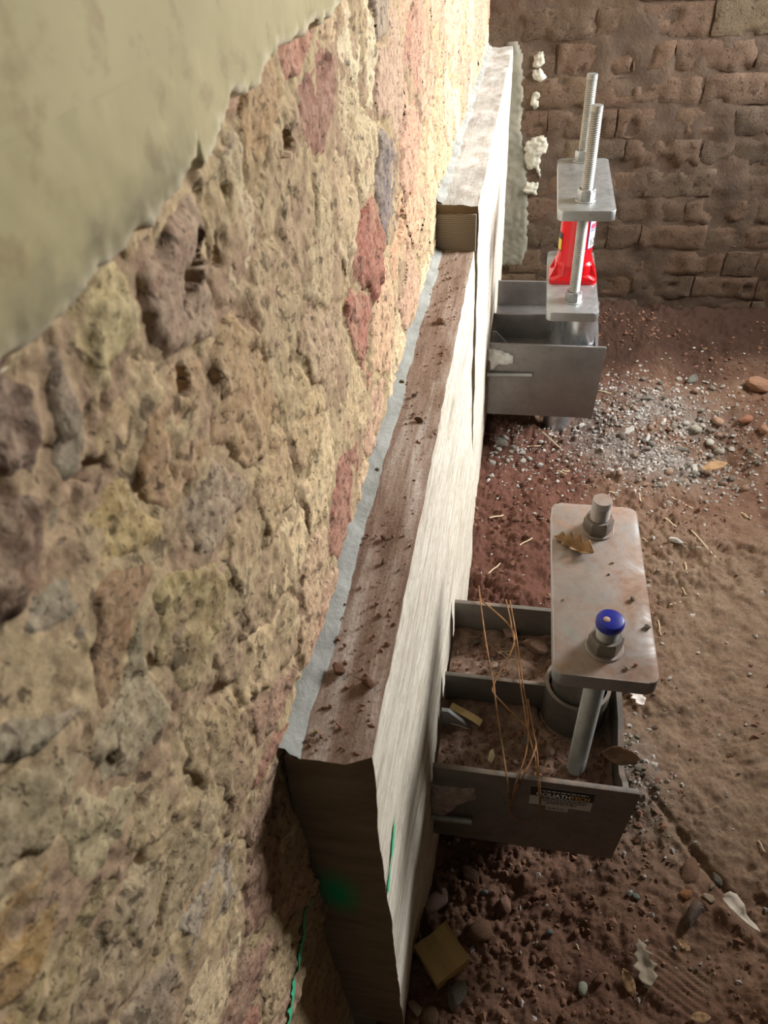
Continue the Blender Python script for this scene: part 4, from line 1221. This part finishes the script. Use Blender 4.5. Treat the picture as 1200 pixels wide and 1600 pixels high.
# dirt and stones lying in the near bracket
n = 2600
ix = 0.092 + RNG.rand(n) * 0.275; iy = 0.576 + RNG.rand(n) * 0.32; sz = 0.0012 + RNG.rand(n) ** 3 * 0.006
k = (np.hypot(ix - 0.313, iy - 0.748) > 0.062) & (np.abs(iy - 0.744) > 0.008)
ix, iy, sz = ix[k], iy[k], sz[k]
tag(crumbs('soil_crumbs', np.stack([ix, iy, ZF1 + 0.003 + 0.008 * RNG.rand(len(ix))], 1), sz, M_CRUMB), 'earth and crumbs lying in the tray of the near bracket', 'soil', kind='stuff')
tx = np.arange(0.0875, 0.376, 0.004); ty = np.arange(0.573, 0.903, 0.004); TX, TY = np.meshgrid(tx, ty, indexing='ij')
tp = np.stack([TX.ravel(), TY.ravel(), 0 * TX.ravel()], 1); th_ = ZF1 + 0.006 + fbm(tp, 18, 4, 950) * 0.009 + fbm(tp, 90, 3, 951) * 0.002
th_ = np.where(np.hypot(tp[:, 0] - 0.313, tp[:, 1] - 0.748) < 0.062, ZF1 - 0.004, np.maximum(th_, ZF1 - 0.004)); tp[:, 2] = th_
g3 = np.arange(TX.size).reshape(TX.shape)
dirt = mesh_np('soil_layer', tp, np.stack([g3[:-1, :-1], g3[1:, :-1], g3[1:, 1:], g3[:-1, 1:]], -1).reshape(-1, 4), simple('tray_dirt', srgb(88, 66, 52), srgb(160, 132, 114), 34, 0.95, 0, 0.6, 160, 0.002, 'pos'))
tag(dirt, 'brown dirt layer covering the floor of the near bracket', 'soil', kind='stuff')


def tray(px, py): return on(px, py, 2, ZF1 + 0.012)


for px, py, wd, c, lab, kk in ((797, 992, 34, (176, 140, 124), 'pinkish stone at the back of the near bracket tray', 2), (838, 1015, 46, (150, 116, 98), 'broad brown stone in the tray beside the plate', 4), (815, 1005, 22, (120, 88, 72), 'small brown stone between two bigger ones in the tray', 6),
                               (806, 1192, 12, (206, 192, 170), 'tiny pale stone behind the front plate', 1), (745, 1005, 20, (96, 82, 66), 'dark stone at the back of the tray by the beam', 3), (770, 1042, 20, (186, 160, 140), 'pale stone lying against the rib', 0), (858, 1175, 28, (170, 140, 122), 'pinkish tan stone behind the front plate', 5)):
    p = tray(px, py); dp = float((p - CAM) @ _fw)
    rock('stone_lump', p, wd * dp / F_PX / 2, c, lab, 'stone', None, False, (1, 1, 0.8), 0.35, None, kk)
ch = prism('wood_chip', [(0, 0), (0.006, -0.004), (0.012, 0.006), (0.009, 0.019), (0.003, 0.016)], 0, 0.0025, M_STRAW, None, 0.0004)
p = tray(762, 1190); ch.location = (p[0], p[1], ZF1 + 0.016); ch.rotation_euler = (0.35, 0.1, 0.1); tag(ch, 'cream wood chip behind the front plate of the near bracket', 'wood chip')
p = tray(722, 1086)
o = rough_box('timber_offcut', -0.030, 0.030, -0.006, 0.006, -0.003, 0.003, (0.01, 0.006, 0.006), M_WOOD, None, lambda V: np.stack([0 * V[:, 0], fbm(V, 60, 2, 970) * 0.002, fbm(V, 60, 2, 971) * 0.001], 1))
o.location = (0.128, 0.700, ZF1 + 0.026); o.rotation_euler = (0.3, 0.2, -0.35); tag(o, 'small wood splinter in the near bracket by the gusset', 'splinter')

bmT = bmesh.new(); tube(bmT, [(0, 0, 0), (0.3, 0.04, 0.05), (0.65, -0.03, 0.03), (1, 0.05, 0.09)], 0.022, 5)
meT = bpy.data.meshes.new('twig'); bmT.to_mesh(meT); bmT.free(); meT.materials.append(simple('dry_twig', srgb(120, 96, 70), srgb(176, 150, 116), 40, 0.9))
for i in range(16):
    rx, ry = random.uniform(0.095, 0.20), random.choice([random.uniform(0.79, 0.88), random.uniform(0.79, 0.88), random.uniform(0.60, 0.70)])
    o = bpy.data.objects.new('twig', meT); COL.objects.link(o); ln = random.uniform(0.02, 0.05)
    o.scale = (ln, 0.03, 0.03); o.location = (rx, ry, ZF1 + 0.018); o.rotation_euler = (0, random.uniform(-0.25, 0.05), random.choice([0, 3.14]) + random.uniform(-0.7, 0.7))
    if o.rotation_euler.z > 1.5: o.location.x += ln
    tag(o, 'thin dry twig lying in the dirt of the near bracket tray', 'twig', 'twigs in the near bracket tray')

# small grit on the dusty near plate
for i, (px, py, wd, c) in enumerate(((988, 938, 12, (130, 118, 104)), (1012, 981, 13, (196, 190, 180)), (1024, 1024, 9, (140, 128, 112)), (979, 1046, 10, (186, 176, 166)), (993, 1040, 8, (190, 120, 96)), (880, 938, 6, (150, 130, 116)), (951, 898, 5, (90, 76, 66)), (957, 880, 6, (200, 190, 176)))):
    p = on(px, py, 2, NZT); dp = float((p - CAM) @ _fw)
    if 0.25 < p[0] < 0.378: rock('grit_crumb', (p[0], p[1], NZT), wd * dp / F_PX / 2, c, 'small crumb of grit lying on the dusty near plate', 'grit', 'crumbs on the near plate', False, (1, 1, 1), 0.1)


# ------------------------------------------------------------------ leaves, straw, wooden block
def leaf(name, outline, loc, scale, rot, mat, label, curl=0.6, fold=0.4, seed=0):
    """outline in unit coordinates along x; bent about its midrib and along its length, then given a thickness"""
    bm = bmesh.new(); vs = [bm.verts.new((x, y, 0)) for x, y in outline]; f_ = bm.faces.new(vs)
    bmesh.ops.triangulate(bm, faces=[f_]); bmesh.ops.subdivide_edges(bm, edges=list(bm.edges), cuts=2, use_grid_fill=True)
    bmesh.ops.triangulate(bm, faces=list(bm.faces))
    co = np.array([v.co[:] for v in bm.verts]); nz_ = fbm(co, 3.0, 3, seed + 980)
    for v, nn in zip(bm.verts, nz_): v.co.z = fold * abs(v.co.y) + curl * (v.co.x - 0.5) ** 2 + nn * 0.08
    o = bm_obj(name, bm, mat, None, True); o.location = loc; o.scale = (scale,) * 3; o.rotation_euler = rot
    m_ = o.modifiers.new('thickness', 'SOLIDIFY'); m_.thickness = 0.02
    return tag(o, label, 'leaf')


OAK = [(0, 0), (0.08, 0.05), (0.16, 0.17), (0.24, 0.10), (0.34, 0.24), (0.44, 0.13), (0.56, 0.30), (0.66, 0.16), (0.78, 0.24), (0.88, 0.14), (1.0, 0.02), (0.90, -0.13), (0.80, -0.22), (0.68, -0.14), (0.58, -0.30), (0.46, -0.12), (0.34, -0.24), (0.25, -0.09), (0.15, -0.15), (0.08, -0.04)]
OVAL = [(0, 0), (0.12, 0.10), (0.3, 0.19), (0.5, 0.22), (0.7, 0.17), (0.88, 0.08), (1, 0), (0.88, -0.09), (0.7, -0.18), (0.5, -0.23), (0.3, -0.2), (0.12, -0.1)]
FOLD = [(0, 0.05), (0.08, 0.20), (0.22, 0.26), (0.45, 0.20), (0.60, 0.10), (0.98, -0.02), (1.0, -0.08), (0.85, -0.12), (0.55, -0.10), (0.25, -0.16), (0.08, -0.10)]
p = on(868, 842, 2, NZT)
leaf('dry_leaf', [(x, y * 0.72) for x, y in OAK], (p[0] - 0.003, p[1] + 0.006, NZT + 0.003), 0.072, (0.35, 0.0, math.radians(-33)), M_LEAF, 'curled tan oak leaf lying on the near plate', 0.12, 1.2, 1)
p = on(930, 1168, 2, 0.345)
leaf('dry_leaf', OVAL, (0.352, 0.640, 0.340), 0.062, (0.5, -0.25, math.radians(-12)), M_LEAF_DK, 'brown curled leaf lying over the end plate of the near bracket', 0.5, 0.6, 2)
p = gpix(990, 1083)
leaf('dry_leaf', OAK, (p[0] - 0.01, p[1] + 0.015, p[2] + 0.012), 0.058, (0.2, 0.1, math.radians(-62)), simple('white_flake', srgb(226, 216, 208), srgb(240, 232, 226), 40, 0.8, 0, 0.2), 'white papery flake right of the near bracket', 0.3, 0.3, 3)
p = gpix(995, 1470)
leaf('dry_leaf', OAK, (p[0], p[1], p[2] + 0.010), 0.072, (0.1, 0.1, math.radians(-78)), M_LEAF_GREY, 'pale grey lobed leaf beside the boot print', 0.25, 0.3, 4)
p = gpix(1122, 1408)
leaf('dry_leaf', FOLD, (p[0], p[1], p[2] + 0.016), 0.075, (-0.15, 0.1, math.radians(-35)), M_LEAF_PALE, 'pale pinkish folded leaf at the lower right', 0.15, 0.7, 5)
p = gpix(1056, 1470)
leaf('dry_leaf', OAK, (p[0], p[1], p[2] + 0.010), 0.026, (0.1, 0.0, math.radians(-40)), M_LEAF, 'tiny yellow tan leaf scrap above the boot print', 0.3, 0.3, 6)
p = gpix(972, 1515)
leaf('dry_leaf', OVAL, (p[0], p[1], p[2] + 0.010), 0.045, (0.3, 0.2, math.radians(-65)), M_LEAF, 'brown curled leaf left of the pale grey leaf', 0.9, 1.0, 7)
p = gpix(1076, 1592)
leaf('dry_leaf', OVAL, (p[0], p[1], p[2] + 0.008), 0.035, (0.1, 0.0, math.radians(10)), M_LEAF, 'tan leaf at the bottom edge of the picture', 0.3, 0.5, 8)
p = gpix(1088, 738)
leaf('dry_leaf', OVAL, (p[0] + 0.01, p[1] - 0.005, p[2] + 0.018), 0.085, (0.1, -0.1, math.radians(20)), M_LEAF, 'long tan leaf at the edge of the rubble hollow', 0.2, 0.4, 9)

STR = [((1048, 778), (1080, 795)), ((1038, 812), (1056, 824)), ((1080, 830), (1118, 872)), ((998, 770), (1001, 784)), ((765, 808), (787, 804)), ((812, 854), (832, 842)), ((762, 898), (782, 882)), ((846, 684), (876, 702)), ((824, 694), (846, 698)),
       ((1066, 916), (1072, 930)), ((1046, 946), (1064, 941)), ((1028, 970), (1032, 994)), ((1184, 1314), (1194, 1332)), ((1070, 880), (1072, 900)), ((876, 738), (890, 738)), ((1004, 842), (1012, 848)), ((952, 768), (962, 772)), ((935, 612), (955, 616)), ((870, 736), (884, 742)), ((1158, 802), (1172, 812)), ((900, 1476), (902, 1480))]
bmS = bmesh.new(); tube(bmS, [(0, 0, 0), (0.35, 0.012, 0.006), (0.7, -0.008, 0.004), (1, 0.01, 0)], 0.02, 6)
meS = bpy.data.meshes.new('straw'); bmS.to_mesh(meS); bmS.free(); meS.materials.append(M_STRAW)
for a, b in STR:
    pa_, pb_ = gpix(*a), gpix(*b); d = pb_ - pa_; ln = max(d.length, 0.01)
    o = bpy.data.objects.new('straw_piece', meS); COL.objects.link(o)
    th2 = 0.0016 + 0.0006 * (pa_.y > 1.5)
    o.scale = (ln, th2 / 0.02, th2 / 0.02); o.location = pa_ + Vector((0, 0, 0.0025)); o.rotation_euler = (0, -math.atan2(d.z, math.hypot(d.x, d.y)), math.atan2(d.y, d.x))
    tag(o, 'short piece of pale straw lying on the earth floor', 'straw', 'bits of straw on the earth floor')

wbk = rough_box('wooden_block', -0.034, 0.034, -0.034, 0.034, -0.030, 0.030, (0.008, 0.008, 0.01), M_WOOD, None, lambda V: np.stack([fbm(V, 40, 2, 991) * 0.0015, fbm(V, 40, 2, 992) * 0.0015, fbm(V, 60, 2, 993) * 0.001], 1))
p = on(690, 1480, 2, 0.062)
wbk.location = (p[0], p[1], gz_at(p[0], p[1]) + 0.036); wbk.rotation_euler = (0.10, -0.08, math.radians(43))
tag(wbk, 'squarish pale wooden block lying on the soil by the beam end', 'wooden block')
